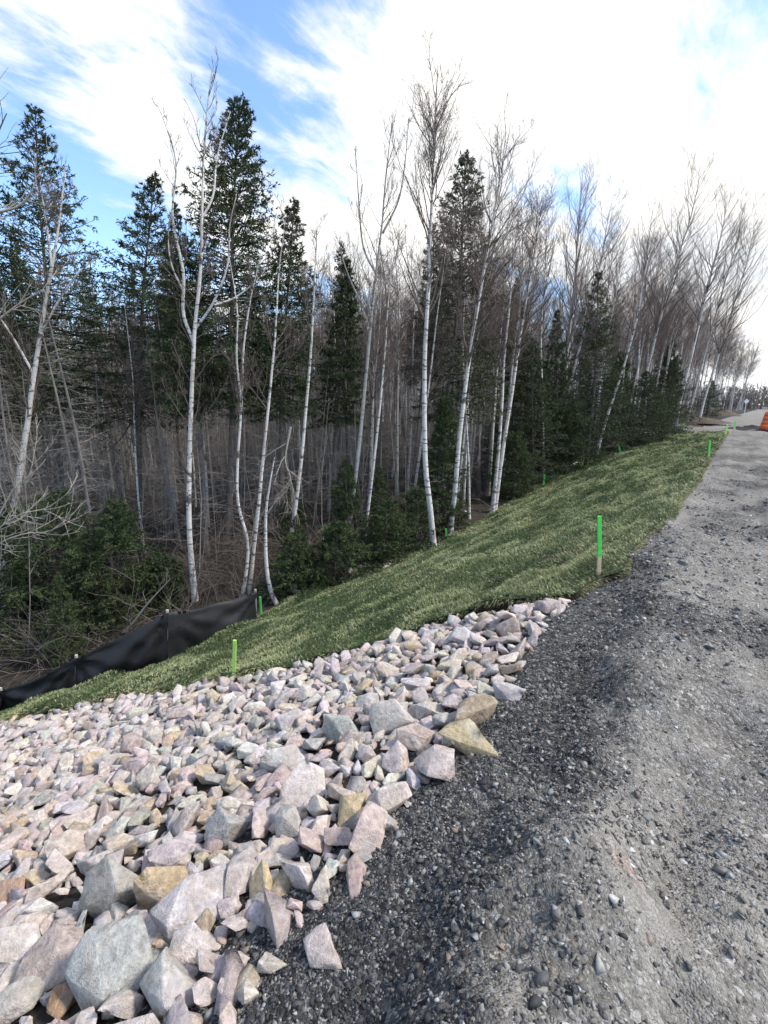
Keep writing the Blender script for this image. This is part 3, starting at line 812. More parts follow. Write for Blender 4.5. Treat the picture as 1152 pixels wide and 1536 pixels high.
def conifer(seed, H, W, crown0=0.3, whorls=30, per=5, thin=0.0, r0=None, lean=(0, 0), needle=(0.075, 0.014), c0=(0.024, 0.037, 0.016), c1=(0.075, 0.098, 0.040), deadn=40, power=0.95, m2=6, nn=8, droop=0.0):
    """spruce or fir of height H, crown half-width W"""
    rng = np.random.default_rng(seed)
    kt = 20; f = np.linspace(0, 1, kt)
    tp = np.stack([lean[0] * f * H + 0.01 * H * np.sin(f * 5 + seed), lean[1] * f * H + 0.008 * H * np.cos(f * 4), f * H], -1); tp -= tp[0]
    r0 = r0 or 0.0075 * H + 0.018
    tr = r0 * (1 - f) ** 0.9 * (1 + 0.4 * np.exp(-f * 22)) + 0.006
    tA = Acc(); tA.add(*tubes(tp[None], tr[None], 8))
    hs = crown0 + (1 - crown0) * np.linspace(0, 0.975, whorls)
    hh, az = [], []
    for k, h in enumerate(hs if False else crown0 + (1 - crown0) * np.linspace(0, 0.975, int(whorls * 1.45))):
        n = max(3, int(per + rng.integers(-1, 2)))
        a0 = rng.uniform(0, 6.28)
        for j in range(n):
            if rng.random() < thin: continue
            hh.append(np.clip(h + rng.normal(0, 0.006), crown0, 0.99)); az.append(a0 + j * 6.283 / n + rng.normal(0, 0.25))
    hh = np.array(hh); az = np.array(az); B = len(hh)
    rel = (hh - crown0) / (1 - crown0)
    L = W * ((1 - rel) ** power + 0.05) * rng.uniform(0.62, 1.18, B) * np.where(rel < 0.12, rng.uniform(0.5, 1.0, B), 1)
    q = hh * (kt - 1); i = np.minimum(q.astype(int), kt - 2); w = (q - i)[:, None]
    st_ = tp[i] * (1 - w) + tp[i + 1] * w
    el = np.radians(-20 - droop + 66 * rel ** 1.5 + rng.normal(0, 7, B))
    d = np.stack([np.cos(az) * np.cos(el), np.sin(az) * np.cos(el), np.sin(el)], -1)
    P1, R1 = grow(rng, st_, d, L, 0.006 + 0.010 * L, np.full(B, 0.004), 7, 0.34, 0.06)
    tA2 = Acc(); tA2.add(*tubes(P1, R1, 4))
    cA = Acc()
    V, F = tubes(P1, R1, 3); cA.add(V, F, (0.05, 0.042, 0.035))
    p, d2, r, ff, b = spawn(rng, P1, R1, 2 * m2, 0.16, 0.98, 38, 66, 0.9)
    kp = rng.random(len(p)) < np.clip(L[b] / (0.62 * W) , 0.10, 1); p, d2, ff, b = p[kp], d2[kp], ff[kp], b[kp]
    L2 = np.minimum(L[b] * rng.uniform(0.20, 0.46, len(p)) * (1.15 - 0.75 * ff) + 0.05, 0.9)
    P2, R2 = grow(rng, p, d2, L2, np.full(len(p), 0.005), np.full(len(p), 0.003), 4, -0.35, 0.09)
    needles(rng, P2, R2, nn, needle[0], needle[1], cA, c0, c1)
    p, d3, r, ff, b3 = spawn(rng, P2, R2, 2, 0.35, 0.9, 35, 60, 0.5)
    P3, R3 = grow(rng, p, d3, L2[b3] * 0.45, np.full(len(p), 0.004), np.full(len(p), 0.003), 3, -0.15, 0.1)
    needles(rng, P3, R3, max(5, nn // 2), needle[0], needle[1], cA, c0, c1, 0.05)
    needles(rng, P1, R1, nn // 2 + 3, needle[0], needle[1], cA, c0, c1, 0.35)
    # leader
    needles(rng, tp[None, -3:], tr[None, -3:], 34, needle[0] * 0.9, needle[1] * 0.8, cA, c0, c1, 0.1)
    dA = None
    if deadn:                                     # bare dead lower branches
        dA = Acc()
        p, d, r, ff, _ = spawn(rng, tp[None], tr[None], deadn, 0.06, crown0 + 0.12, 75, 105)
        Ld = W * rng.uniform(0.25, 0.75, len(p))
        P1, R1 = grow(rng, p, d, Ld, np.full(len(p), 0.010), np.full(len(p), 0.003), 5, -0.2, 0.10)
        dA.add(*tubes(P1, R1, 4))
        p, d, r, ff, b = spawn(rng, P1, R1, 5, 0.2, 0.95, 35, 70)
        P2, R2 = grow(rng, p, d, Ld[b] * rng.uniform(0.2, 0.45, len(p)), np.full(len(p), 0.004), np.full(len(p), 0.002), 3, -0.2, 0.15)
        dA.add(*tubes(P2, R2, 3))
    return tA, cA, dA

def dead_spruce(seed, H, W, n1=110, r0=None, lean=(0, 0)):
    rng = np.random.default_rng(seed); kt = 18; f = np.linspace(0, 1, kt)
    tp = np.stack([lean[0] * f * H + 0.008 * H * np.sin(f * 6 + seed), lean[1] * f * H + 0.008 * H * np.cos(f * 5 + seed), f * H], -1); tp -= tp[0]
    r0 = r0 or 0.007 * H + 0.012; tr = r0 * (1 - f) ** 0.8 + 0.006
    tA = Acc(); tA.add(*tubes(tp[None], tr[None], 7)); cA = Acc()
    p, d, r, ff, _ = spawn(rng, tp[None], tr[None], n1, 0.08, 0.97, 70, 105)
    L = W * (1.05 - 0.8 * ff) * rng.uniform(0.35, 1.1, len(p))
    P1, R1 = grow(rng, p, d, L, np.full(len(p), 0.0085), np.full(len(p), 0.003), 5, -0.22, 0.11); cA.add(*tubes(P1, R1, 4))
    p, d, r, ff, b = spawn(rng, P1, R1, 5, 0.2, 0.95, 30, 70, 0.4)
    P2, R2 = grow(rng, p, d, L[b] * rng.uniform(0.2, 0.5, len(p)), np.full(len(p), 0.0042), np.full(len(p), 0.0022), 3, -0.15, 0.16); cA.add(*tubes(P2, R2, 3))
    return tA, cA

def place(name, root_loc, parts, label, cat, group=None, rz=0.0, sc=1.0, tilt=(0, 0)):
    o = link(name, None, None, root_loc); o.rotation_euler = (tilt[0], tilt[1], rz)
    o.scale = sc if hasattr(sc, '__len__') else (sc, sc, sc); o.empty_display_size = 0.3
    tag(o, label, cat, group)
    for nm, me in parts:
        c = link(nm, me, o)
        if nm != 'trunk': c['kind'] = 'stuff'
    return o

# ------------------------------------------------------------------ birches and aspens one can pick out
def hero(name, label, pts, r_px, seed, group='pale trunks at the forest edge', mat=None, limbs=(), name_cat='tree', back=0.0, base_y=None, **kw):
    """pts: photograph points from base to top; the base is on the land, the tree stands in one upright plane"""
    P0 = ground(*pts[0]) if base_y is None else at_depth(pts[0][0], pts[0][1], base_y)
    y0 = P0[1]
    def W(p, f): return at_depth(p[0], p[1], y0 + back * f) - P0
    n = len(pts)
    path = [W(p, i / (n - 1)) for i, p in enumerate(pts)]; path[0] = path[0] * 0 - np.array([0, 0, 0.15])
    d = px(P0)[2]
    lb = []
    for (lp, lr) in limbs:
        off = np.random.default_rng(seed + len(lb)).uniform(-0.10, 0.10)
        lb.append(([W(p, 0) + np.array([0, off * d * 0.4 * k / len(lp), 0]) for k, p in enumerate(lp)], 0.5 * lr * d / FPX / 2))
    tA, cA = bare_tree(seed, path, 0.62 * r_px * d / FPX / 2, limbs=lb, **kw)
    place(name, P0, (('trunk', tA.build('trunk', mat or M_BIRCH, True)), ('crown', cA.build('crown', kw_mat.get(name, M_TWIG), False))), label, 'tree', group)
kw_mat = {}

hero('birch_tree', 'leaning white birch standing behind the arching shrub at the far side', [(2, 880), (20, 770), (40, 640), (68, 450), (82, 380), (92, 310), (98, 245)], 15, 1,
     limbs=(([(60, 500), (95, 440), (122, 405), (150, 385)], 6), ([(78, 400), (72, 330), (68, 280)], 6), ([(50, 560), (20, 500), (0, 470), (-40, 440)], 6)), crown0=0.35, n1=22, len1=0.2, dead=10)
hero('aspen_tree', 'forked white trunk with bare crooked limbs rising behind the silt fence', [(293, 902), (284, 800), (284, 690), (290, 520), (300, 400), (303, 280), (308, 190), (318, 105)], 12, 2,
     limbs=(([(290, 512), (276, 470), (277, 410), (262, 330), (268, 250), (252, 190), (240, 160)], 8), ([(292, 495), (322, 455), (345, 400), (350, 345), (362, 300)], 6),
            ([(322, 458), (350, 445), (378, 420), (395, 395)], 4.5), ([(302, 330), (318, 290), (322, 230), (340, 160)], 5), ([(277, 440), (258, 400), (252, 360), (256, 320)], 4)),
     crown0=0.25, n1=38, len1=0.14, m2=6, m3=3, up=0.7, dead=20, mat=M_BIRCH)
hero('birch_tree', 'slim wavy birch with twin stems beside the forked white trunk', [(362, 893), (372, 820), (356, 740), (362, 600), (366, 520), (378, 440), (392, 380)], 7, 3, limbs=(([(362, 600), (357, 540), (360, 470), (352, 400)], 5),), crown0=0.5, n1=16, len1=0.14, dead=14)
hero('birch_tree', 'straight birch reaching up from behind the broken bowed birch', [(372, 890), (388, 760), (402, 620), (412, 520), (418, 420), (428, 330)], 8, 4, crown0=0.5, n1=18, len1=0.16, dead=10)
hero('snapped_birch', 'bowed birch with a snapped top at the end of the fence', [(420, 906), (406, 886), (399, 840), (399, 770), (406, 720), (412, 686)], 10, 5, crown0=0.55, n1=9, len1=0.35, ang=(50, 100), up=-1.2, m2=5, m3=3, dead=8)
hero('birch_tree', 'white birch leaning above low firs next to the bowed snapped birch', [(430, 840), (442, 770), (452, 690), (464, 560), (470, 460), (474, 380), (476, 330)], 9, 6, crown0=0.55, n1=16, len1=0.14, dead=6)
hero('aspen_tree', 'tall aspen with an open candelabra crown left of the tallest birch', [(520, 815), (535, 700), (550, 560), (563, 430), (575, 330), (580, 260), (588, 185)], 10, 7, mat=M_BIRCHB,
     limbs=(([(566, 415), (545, 370), (538, 300), (533, 220)], 5), ([(574, 350), (598, 300), (608, 240), (612, 185)], 5), ([(557, 480), (530, 430), (512, 380), (508, 345)], 4), ([(560, 450), (590, 400), (600, 350), (612, 330)], 4)),
     crown0=0.5, n1=24, len1=0.15, m2=6, m3=3, up=1.0)
hero('birch_tree', 'thin speckled birch close behind the open crowned aspen', [(545, 820), (560, 700), (574, 570), (582, 460), (588, 380)], 7, 8, crown0=0.55, n1=18, len1=0.15)
hero('birch_tree', 'tallest white birch with narrow brush crown, rooted at the sod edge', [(652, 826), (646, 770), (638, 690), (637, 560), (642, 430), (648, 290), (652, 190), (657, 98)], 13, 9,
     crown0=0.52, n1=64, len1=0.21, ang=(22, 42), up=0.55, m2=7, m3=5, dead=4)
hero('birch_tree', 'white birch beside a green stake, leaning right into a wide crown', [(674, 803), (682, 740), (690, 650), (704, 540), (722, 430), (738, 340), (752, 260), (766, 185)], 12, 10,
     crown0=0.45, n1=54, len1=0.24, ang=(26, 50), up=0.5, m2=8, m3=5, mat=M_BIRCH)
hero('birch_tree', 'left stem of the birch pair standing on the stony toe', [(738, 770), (746, 690), (752, 610), (756, 540), (764, 460), (770, 390), (778, 330)], 9, 11, crown0=0.5, n1=40, len1=0.2, ang=(26, 52), up=0.5)
hero('birch_tree', 'right stem of the birch pair standing on the stony toe', [(741, 768), (752, 690), (768, 590), (784, 480), (800, 390), (814, 300)], 10, 12, crown0=0.48, n1=52, len1=0.23, ang=(26, 52), up=0.5, m3=5)
hero('birch_tree', 'thin pale birch between the wide crowned birch and the pair', [(704, 778), (702, 690), (696, 600), (694, 520), (698, 420)], 6, 13, crown0=0.55, n1=16, len1=0.14)
hero('birch_tree', 'slim birch slanting behind the tallest white birch', [(612, 790), (628, 690), (640, 600), (655, 480), (668, 380)], 6, 14, crown0=0.5, n1=24, len1=0.16)
hero('birch_tree', 'dappled upright birch trunk half hidden in the first dark fir', [(815, 722), (815, 660), (814, 590), (812, 500), (818, 400), (822, 310)], 5, 15, crown0=0.45, n1=46, len1=0.22, ang=(26, 52), m3=5)
hero('birch_tree', 'leaning birch cutting across the two pointed dark spruces', [(826, 712), (840, 640), (860, 560), (884, 470), (900, 400), (912, 330), (920, 290)], 7, 16, crown0=0.4, n1=52, len1=0.24, ang=(26, 52), m3=5)
hero('birch_tree', 'tall grey birch whose crown tops the middle of the stand', [(838, 700), (846, 610), (852, 520), (862, 430), (868, 340), (874, 255)], 8, 17, crown0=0.38, n1=60, len1=0.26, ang=(26, 52), m3=5, mat=M_BIRCHB)
hero('birch_tree', 'slanting birch with a kinked foot right of the green stakes pair', [(892, 690), (906, 640), (922, 590), (938, 540), (954, 480), (968, 400), (978, 320)], 6, 18, crown0=0.42, n1=52, len1=0.25, ang=(26, 52), m3=5)
hero('birch_tree', 'bright birch trunk showing above the dark fir thicket', [(950, 660), (958, 600), (974, 540), (992, 470), (1015, 390), (1038, 320), (1052, 255)], 7, 19, crown0=0.4, n1=64, len1=0.27, ang=(26, 52), m3=5, mat=M_BIRCHB)
hero('birch_tree', 'white birch with sharp black marks at the upper end of the sod', [(1012, 651), (1018, 610), (1032, 555), (1048, 490), (1064, 420), (1082, 350), (1092, 290)], 8, 20, crown0=0.4, n1=60, len1=0.27, ang=(26, 52), m3=5)
hero('birch_tree', 'slender leaning birch nearest the dirt mound up the road', [(1048, 634), (1058, 595), (1074, 545), (1094, 480), (1118, 400), (1135, 330)], 5, 21, crown0=0.36, n1=56, len1=0.30, ang=(26, 52), m3=5)
hero('birch_tree', 'thin grey birch leaning out over the dirt mound', [(1030, 632), (1044, 580), (1060, 520), (1082, 440), (1104, 370), (1122, 315)], 5, 22, crown0=0.36, n1=50, len1=0.27, ang=(26, 52), m3=5, mat=M_BIRCHB)

# ------------------------------------------------------------------ spruces and firs one can pick out
def spruce_at(name, label, base, top, half_px, seed, group='spruces of the forest edge', **kw):
    P0 = ground(*base); Tp = at_depth(top[0], top[1], P0[1]); d = px(P0)[2]
    H = Tp[2] - P0[2]; lean = ((Tp[0] - P0[0]) / H, 0.0)
    tA, cA, dA = conifer(seed, H, 1.42 * half_px * d / FPX, lean=lean, **kw)
    parts = [('trunk', tA.build('trunk', M_SBARK, True)), ('crown', cA.build('crown', M_NEEDLE))]
    if dA: parts.append(('dead_branches', dA.build('dead_branches', M_GREY)))
    place(name, P0 - np.array([0, 0, 0.1]), parts, label, 'tree', group)
spruce_at('spruce_tree', 'dark spruce behind the leaning birch with a thin spire top', (84, 815), (62, 160), 92, 31, crown0=0.38, whorls=32, per=5)
spruce_at('spruce_tree', 'broadest and tallest dark spruce right behind the forked white trunk', (338, 815), (372, 142), 88, 32, crown0=0.38, whorls=36, per=6, power=0.85)
spruce_at('spruce_tree', 'bluish pointed spruce left of the forked white trunk', (205, 800), (240, 258), 78, 33, crown0=0.38, whorls=28, per=5)
spruce_at('spruce_tree', 'ragged spruce right of the broadest spruce with open lower whorls', (424, 800), (440, 290), 52, 34, crown0=0.42, whorls=26, per=5, thin=0.2)
spruce_at('spruce_tree', 'small narrow spruce tip left of the open crowned aspen', (500, 780), (516, 385), 36, 35, crown0=0.42, whorls=22, per=5)
spruce_at('spruce_tree', 'tall ragged spruce showing sky between whorls behind the tallest birch', (652, 770), (692, 232), 56, 36, crown0=0.32, whorls=25, per=6, thin=0.12, power=0.6, c0=(0.035, 0.042, 0.022), c1=(0.095, 0.10, 0.055))
spruce_at('spruce_tree', 'pointed dark spruce, the taller of two by the leaning birch', (878, 702), (897, 402), 48, 37, crown0=0.08, whorls=30, per=6, deadn=0)
spruce_at('spruce_tree', 'slim dark spruce, the shorter of two by the leaning birch', (832, 716), (838, 462), 34, 38, crown0=0.08, whorls=26, per=6, deadn=0)
spruce_at('fir_tree', 'bushy fir first in the dark row beyond the birch pair', (800, 728), (802, 505), 52, 39, crown0=0.05, whorls=26, per=6, deadn=0)
spruce_at('fir_tree', 'wide dark fir filling the gap under the bright birch trunk', (935, 676), (925, 560), 44, 40, crown0=0.04, whorls=22, per=6, deadn=0)
spruce_at('fir_tree', 'dense dark fir just right of the wide dark fir', (975, 664), (968, 555), 40, 41, crown0=0.04, whorls=22, per=6, deadn=0)
spruce_at('fir_tree', 'rounded fir top standing beside the sharply marked white birch', (1000, 652), (1008, 540), 36, 42, crown0=0.04, whorls=22, per=6, deadn=0)
spruce_at('fir_tree', 'far fir at the edge of the dirt mound', (1058, 627), (1068, 570), 22, 43, crown0=0.04, whorls=18, per=6, deadn=0)
spruce_at('spruce_tree', 'dark spruce cut by the picture edge beyond the arching shrub', (-8, 820), (-22, 300), 84, 44, crown0=0.42, whorls=28, per=5)
FG = dict(c0=(0.022, 0.040, 0.014), c1=(0.080, 0.108, 0.040), deadn=0, needle=(0.065, 0.012))
spruce_at('young_fir', 'broad young fir behind the arching bare shrub', (64, 935), (92, 735), 88, 45, 'young firs under the trees', crown0=0.06, whorls=15, per=6, power=0.75, m2=7, thin=0.12, **FG)
spruce_at('young_fir', 'young fir with a rounded top left of the forked trunk', (166, 922), (176, 745), 62, 46, 'young firs under the trees', crown0=0.06, whorls=15, per=6, power=0.75, m2=7, thin=0.12, **FG)
spruce_at('young_fir', 'upright young fir between the tallest birch and its neighbour', (668, 798), (664, 590), 30, 47, 'young firs under the trees', crown0=0.04, whorls=24, per=5, power=0.7, **FG)
spruce_at('young_fir', 'low spreading fir above the log at the sod edge', (500, 875), (505, 778), 50, 48, 'young firs under the trees', crown0=0.04, whorls=11, per=6, power=0.8, thin=0.1, **FG)
spruce_at('young_fir', 'low dark fir halfway along the toe below the open crowned aspen', (572, 842), (580, 748), 50, 49, 'young firs under the trees', crown0=0.04, whorls=11, per=6, power=0.8, thin=0.1, **FG)
spruce_at('young_fir', 'small fir pressed against the tallest white birch', (622, 822), (628, 730), 48, 50, 'young firs under the trees', crown0=0.04, whorls=11, per=6, power=0.8, thin=0.1, **FG)
spruce_at('young_fir', 'small fir tucked behind the bowed snapped birch', (446, 888), (442, 800), 44, 51, 'young firs under the trees', crown0=0.04, whorls=11, per=6, power=0.8, thin=0.1, **FG)
spruce_at('young_fir', 'small fir at the foot of the forked white trunk', (240, 905), (243, 838), 34, 52, 'young firs under the trees', crown0=0.02, whorls=12, per=6, power=0.5, droop=-10, **FG)
spruce_at('young_fir', 'low fir just past the birch pair on the toe', (772, 748), (770, 650), 34, 53, 'young firs under the trees', crown0=0.02, whorls=16, per=6, power=0.5, **FG)
spruce_at('young_fir', 'brownish low fir below the taller pointed spruce', (850, 712), (852, 610), 36, 54, 'young firs under the trees', crown0=0.02, whorls=16, per=6, power=0.5, **FG)

# ------------------------------------------------------------------ the stand behind: each tree its own object, meshes shared
def build_stand():
    rng = np.random.default_rng(77)
    def up(h, k): 
        r = np.random.default_rng(k); return [(0, 0, -0.2)] + [(r.normal(0, .02) * h * f, r.normal(0, .02) * h * f, h * f) for f in (.25, .5, .75, 1)]
    birch = []
    for k in range(5):
        tA, cA = bare_tree(200 + k, up(11, 900 + k), 0.042 + 0.007 * k, crown0=0.45, n1=48, len1=0.21, ang=(30, 58), up=0.45, m2=7, m3=4, dead=10, kt=16)
        birch.append((('trunk', tA.build('trunk', M_BIRCH if k % 2 else M_BIRCHB, True)), ('crown', cA.build('crown', M_TWIG))))
    dead = []
    for k in range(5):
        tA, cA = dead_spruce(300 + k, 9.5, 1.1 + 0.1 * k, 150)
        dead.append((('trunk', tA.build('trunk', M_DEAD, True)), ('dead_branches', cA.build('dead_branches', M_GREY))))
    spr = []
    for k in range(3):
        tA, cA, dA = conifer(400 + k, 10.5, 1.35, crown0=0.45, whorls=24, per=5, nn=8, deadn=30)
        spr.append((('trunk', tA.build('trunk', M_SBARK, True)), ('crown', cA.build('crown', M_NEEDLE)), ('dead_branches', dA.build('dead_branches', M_GREY))))
    placed = []
    cnt = dict(b=0, d=0, s=0)
    tries = 0
    while tries < 14000 and sum(cnt.values()) < 590:
        tries += 1
        s = rng.uniform(-2, 75) if rng.random() < 0.5 else rng.uniform(-1, 20); t = toeT(s) + 0.9 + 27 * rng.random() ** 1.3
        x, y = xy(s, t); z = float(zf(s, t))
        u, v, d = px(np.array([x, y, z]))
        if d < 8 or not (-120 < u < 1130): continue
        if s > 42 and t < 9 and rng.random() < 0.5: continue
        if u < 660 and t < toeT(s) + 3.6: continue
        if any((x - a) ** 2 + (y - b) ** 2 < 0.75 ** 2 for a, b in placed): continue
        q = rng.random(); left = float(sstep(620, 350, u))
        pd_, ps_ = 0.34 + 0.36 * left, 0.06 + 0.03 * left
        kind = 'd' if q < pd_ else 's' if q < pd_ + ps_ else 'b'
        if cnt[kind] >= (290 if kind == 'd' else 30 if kind == 's' else 280): continue
        placed.append((x, y)); cnt[kind] += 1
        ln = rng.normal(0.03, 0.03) + 0.05 * float(sstep(500, 1000, u))
        tilt = (rng.normal(0, 0.02), ln)                        # birches lean toward the open road
        rz = 0 if kind == 'b' else rng.uniform(0, 6.28)
        k = rng.integers(5)
        # the crowded inner trees stay below the crowns of the edge trees
        cap = float(np.interp(u, [0, 250, 450, 560, 650, 1000], [400, 400, 400, 330, 250, 200])) + rng.uniform(0, 130)
        hmax = at_depth(u, cap, y)[2] - z; sc_b = min(rng.uniform(0.75, 1.12), hmax / 11); sc_d = min(rng.uniform(0.7, 1.1), (hmax - 0.5) / 9.5)
        if kind == 'b': place('birch_tree', (x, y, z), birch[k], 'thin bare birch deep in the crowded stand behind the edge trees', 'tree', 'bare birches deep in the stand', rz, sc_b, tilt)
        elif kind == 'd': place('dead_spruce', (x, y, z), dead[k], 'dead grey spruce pole with bare twiggy branches inside the stand', 'tree', 'dead spruce poles inside the stand', rz, sc_d, (rng.normal(0, .06), rng.normal(0.02, .07)))
        else: place('spruce_tree', (x, y, z), spr[k % 3], 'dark green spruce mixed in among the poles inside the stand', 'tree', 'green spruces inside the stand', rz, rng.uniform(0.7, 1.0), (0, 0))
    n_end = 0
    while n_end < 64:
        s = 34 + 120 * rng.random() ** 1.3; t = toeT(s) + 0.6 - 0.055 * max(0, s - 48) + 6.0 * rng.random() ** 1.2
        x, y = xy(s, t); z = float(zf(s, t)); u, v, d = px(np.array([x, y, z]))
        if any((x - a) ** 2 + (y - b) ** 2 < 0.5 for a, b in placed): continue
        placed.append((x, y)); n_end += 1
        place('birch_tree', (x, y, z), birch[n_end % 5], 'bare birch in the dense far end of the roadside stand', 'tree', 'bare birches at the far end of the stand', 0.0, rng.uniform(0.9, 1.2) * (1 + 0.35 * float(sstep(60, 110, s))), (rng.normal(0, 0.03), rng.normal(0.10, 0.04)))
    fir = []
    for k in range(4):
        tA, cA, dA = conifer(450 + k, 2.2, 0.8, crown0=0.05, whorls=11, per=6, power=0.85, thin=0.15, **FG)
        fir.append((('trunk', tA.build('trunk', M_SBARK, True)), ('crown', cA.build('crown', M_NEEDLE))))
    nf = 0
    while nf < 44:
        s = rng.uniform(3, 46); t = toeT(s) + 0.9 + 8 * rng.random() ** 1.6
        x, y = xy(s, t); z = float(zf(s, t)); u, v, d = px(np.array([x, y, z]))
        if d < 7 or not (-60 < u < 1090) or any((x - a) ** 2 + (y - b) ** 2 < 0.6 for a, b in placed) or 205 < u < 435: continue
        placed.append((x, y)); nf += 1
        sc = rng.uniform(0.5, 1.0) * (1.0 + 1.1 * float(sstep(700, 800, u)))
        place('young_fir', (x, y, z), fir[nf % 4], 'small dark fir among the brush just inside the forest edge', 'tree', 'small firs inside the forest edge', rng.uniform(0, 6.28), (sc, sc, sc * rng.uniform(0.9, 1.4)), (0, 0))
    print('stand', cnt)
build_stand()

def build_far_wood():
    """the wood beyond, trunks and twigs that read as one mass"""
    rng = np.random.default_rng(5)
    n = 2700
    s = rng.uniform(-6, 120, n); t = toeT(s) + 17 + 46 * rng.random(n)
    k = rng.random(n) < 0.27                                         # the wood across the end of the road
    s = np.where(k, rng.uniform(165, 195, n), s); t = np.where(k, rng.uniform(-34, 24, n), t)
    k2 = (rng.random(n) < 0.07); s = np.where(k2, rng.uniform(55, 130, n), s); t = np.where(k2, rng.uniform(6.5, 16, n), t)
    x, y = xy(s, t); z = zf(s, t); u, v, d = px(np.stack([x, y, z], -1)); keep = (d > 20) & (u > -150) & (u < 1300)
    x, y, z, s, t, d = x[keep], y[keep], z[keep], s[keep], t[keep], d[keep]; n = len(x)
    H = np.where(s > 160, rng.uniform(4.5, 7.5, n), rng.uniform(6.5, 10.5, n))
    start = np.stack([x, y, z - 0.2], -1); dd = np.stack([rng.normal(0.04, .085, n), rng.normal(0, .06, n), np.ones(n)], -1)
    P, R = grow(rng, start, dd, H, rng.uniform(0.04, 0.10, n), np.full(n, 0.012), 5, 0, 0.02)
    A = Acc(); pal = np.array([[0.21, 0.19, 0.17], [0.13, 0.115, 0.10], [0.42, 0.395, 0.36]]); ci = rng.choice(3, n, p=[.5, .3, .2])
    V, F = tubes(P, R, 4); A.add(V, F, np.repeat(pal[ci], 20, 0))
    p, d_, r, ff, b = spawn(rng, P, R, 16, 0.12, 0.98, 30, 80)
    L = rng.uniform(0.6, 1.9, len(p)) * (1.2 - 0.7 * ff)
    P1, R1 = grow(rng, p, d_, L, np.clip(0.0006 * d[b], 0.014, 0.13), np.clip(0.0004 * d[b], 0.006, 0.09), 2, 0.5, 0.15)
    V, F = tubes(P1, R1, 3); A.add(V, F, (0.20, 0.178, 0.162))
    o = link('far_forest', A.build('far_forest', M_BRUSH)); tag(o, 'grey leafless wood fading back behind the nearer trees', 'forest', kind='stuff')
build_far_wood()

# ------------------------------------------------------------------ brush and litter on the forest floor
def build_brush():
    rng = np.random.default_rng(15)
    n = 2200
    s = -1 + 46 * rng.random(n) ** 1.5; t = toeT(s) + 0.4 + 20 * rng.random(n) ** 1.9
    m2_ = np.arange(n) > n - 750; s = np.where(m2_, rng.uniform(2.5, 10, n), s); t = np.where(m2_, toeT(s) + 0.5 + 5 * rng.random(n), t); m_ = np.arange(n) < 300; s = np.where(m_, rng.uniform(38, 50, n), s); t = np.where(m_, rng.uniform(1.8, 6, n), t)
    x, y = xy(s, t); z = zf(s, t)
    start = np.stack([x, y, z], -1); el = rng.uniform(0.1, 1.4, n); az = rng.uniform(0, 6.28, n)
    d = np.stack([np.cos(az) * np.cos(el), np.sin(az) * np.cos(el), np.sin(el)], -1)
    L = rng.uniform(0.3, 1.5, n)
    P, R = grow(rng, start, d, L, np.full(n, 0.007), np.full(n, 0.003), 5, -0.5, 0.16)
    A = Acc(); c = np.array([0.135, 0.112, 0.094]) * rng.uniform(0.6, 1.5, (n, 1))
    V, F = tubes(P, R, 3); A.add(V, F, np.repeat(c, 15, 0))
    p, d2, r, ff, b = spawn(rng, P, R, 4, 0.25, 0.95, 25, 60)
    P2, R2 = grow(rng, p, d2, L[b] * rng.uniform(.2, .5, len(p)), np.full(len(p), 0.004), np.full(len(p), 0.002), 3, 0.1, 0.15)
    V, F = tubes(P2, R2, 3); A.add(V, F, np.repeat(c[b], 9, 0))
    # wispy dead saplings standing among the trunks
    n = 750; s = -1 + 40 * rng.random(n) ** 1.3; t = toeT(s) + 1.5 + 16 * rng.random(n)
    x, y = xy(s, t); z = zf(s, t); H = rng.uniform(1.5, 4.6, n)
    P, R = grow(rng, np.stack([x, y, z], -1), np.stack([rng.normal(0.05, .12, n), rng.normal(0, .12, n), np.ones(n)], -1), H, np.full(n, 0.014), np.full(n, 0.004), 5, 0.1, 0.06)
    c = np.array([0.23, 0.205, 0.18]) * rng.uniform(0.6, 1.3, (n, 1)); V, F = tubes(P, R, 3); A.add(V, F, np.repeat(c, 15, 0))
    p, d2, r, ff, b = spawn(rng, P, R, 15, 0.12, 0.97, 50, 95)
    P2, R2 = grow(rng, p, d2, H[b] * rng.uniform(.08, .24, len(p)) * (1.15 - 0.7 * ff), np.full(len(p), 0.0055), np.full(len(p), 0.0025), 3, -0.1, 0.15)
    V, F = tubes(P2, R2, 3); A.add(V, F, np.repeat(c[b], 9, 0))
    o = link('undergrowth', A.build('undergrowth', M_BRUSH)); tag(o, 'tangle of bare brown twigs on the forest floor', 'undergrowth', kind='stuff')
build_brush()

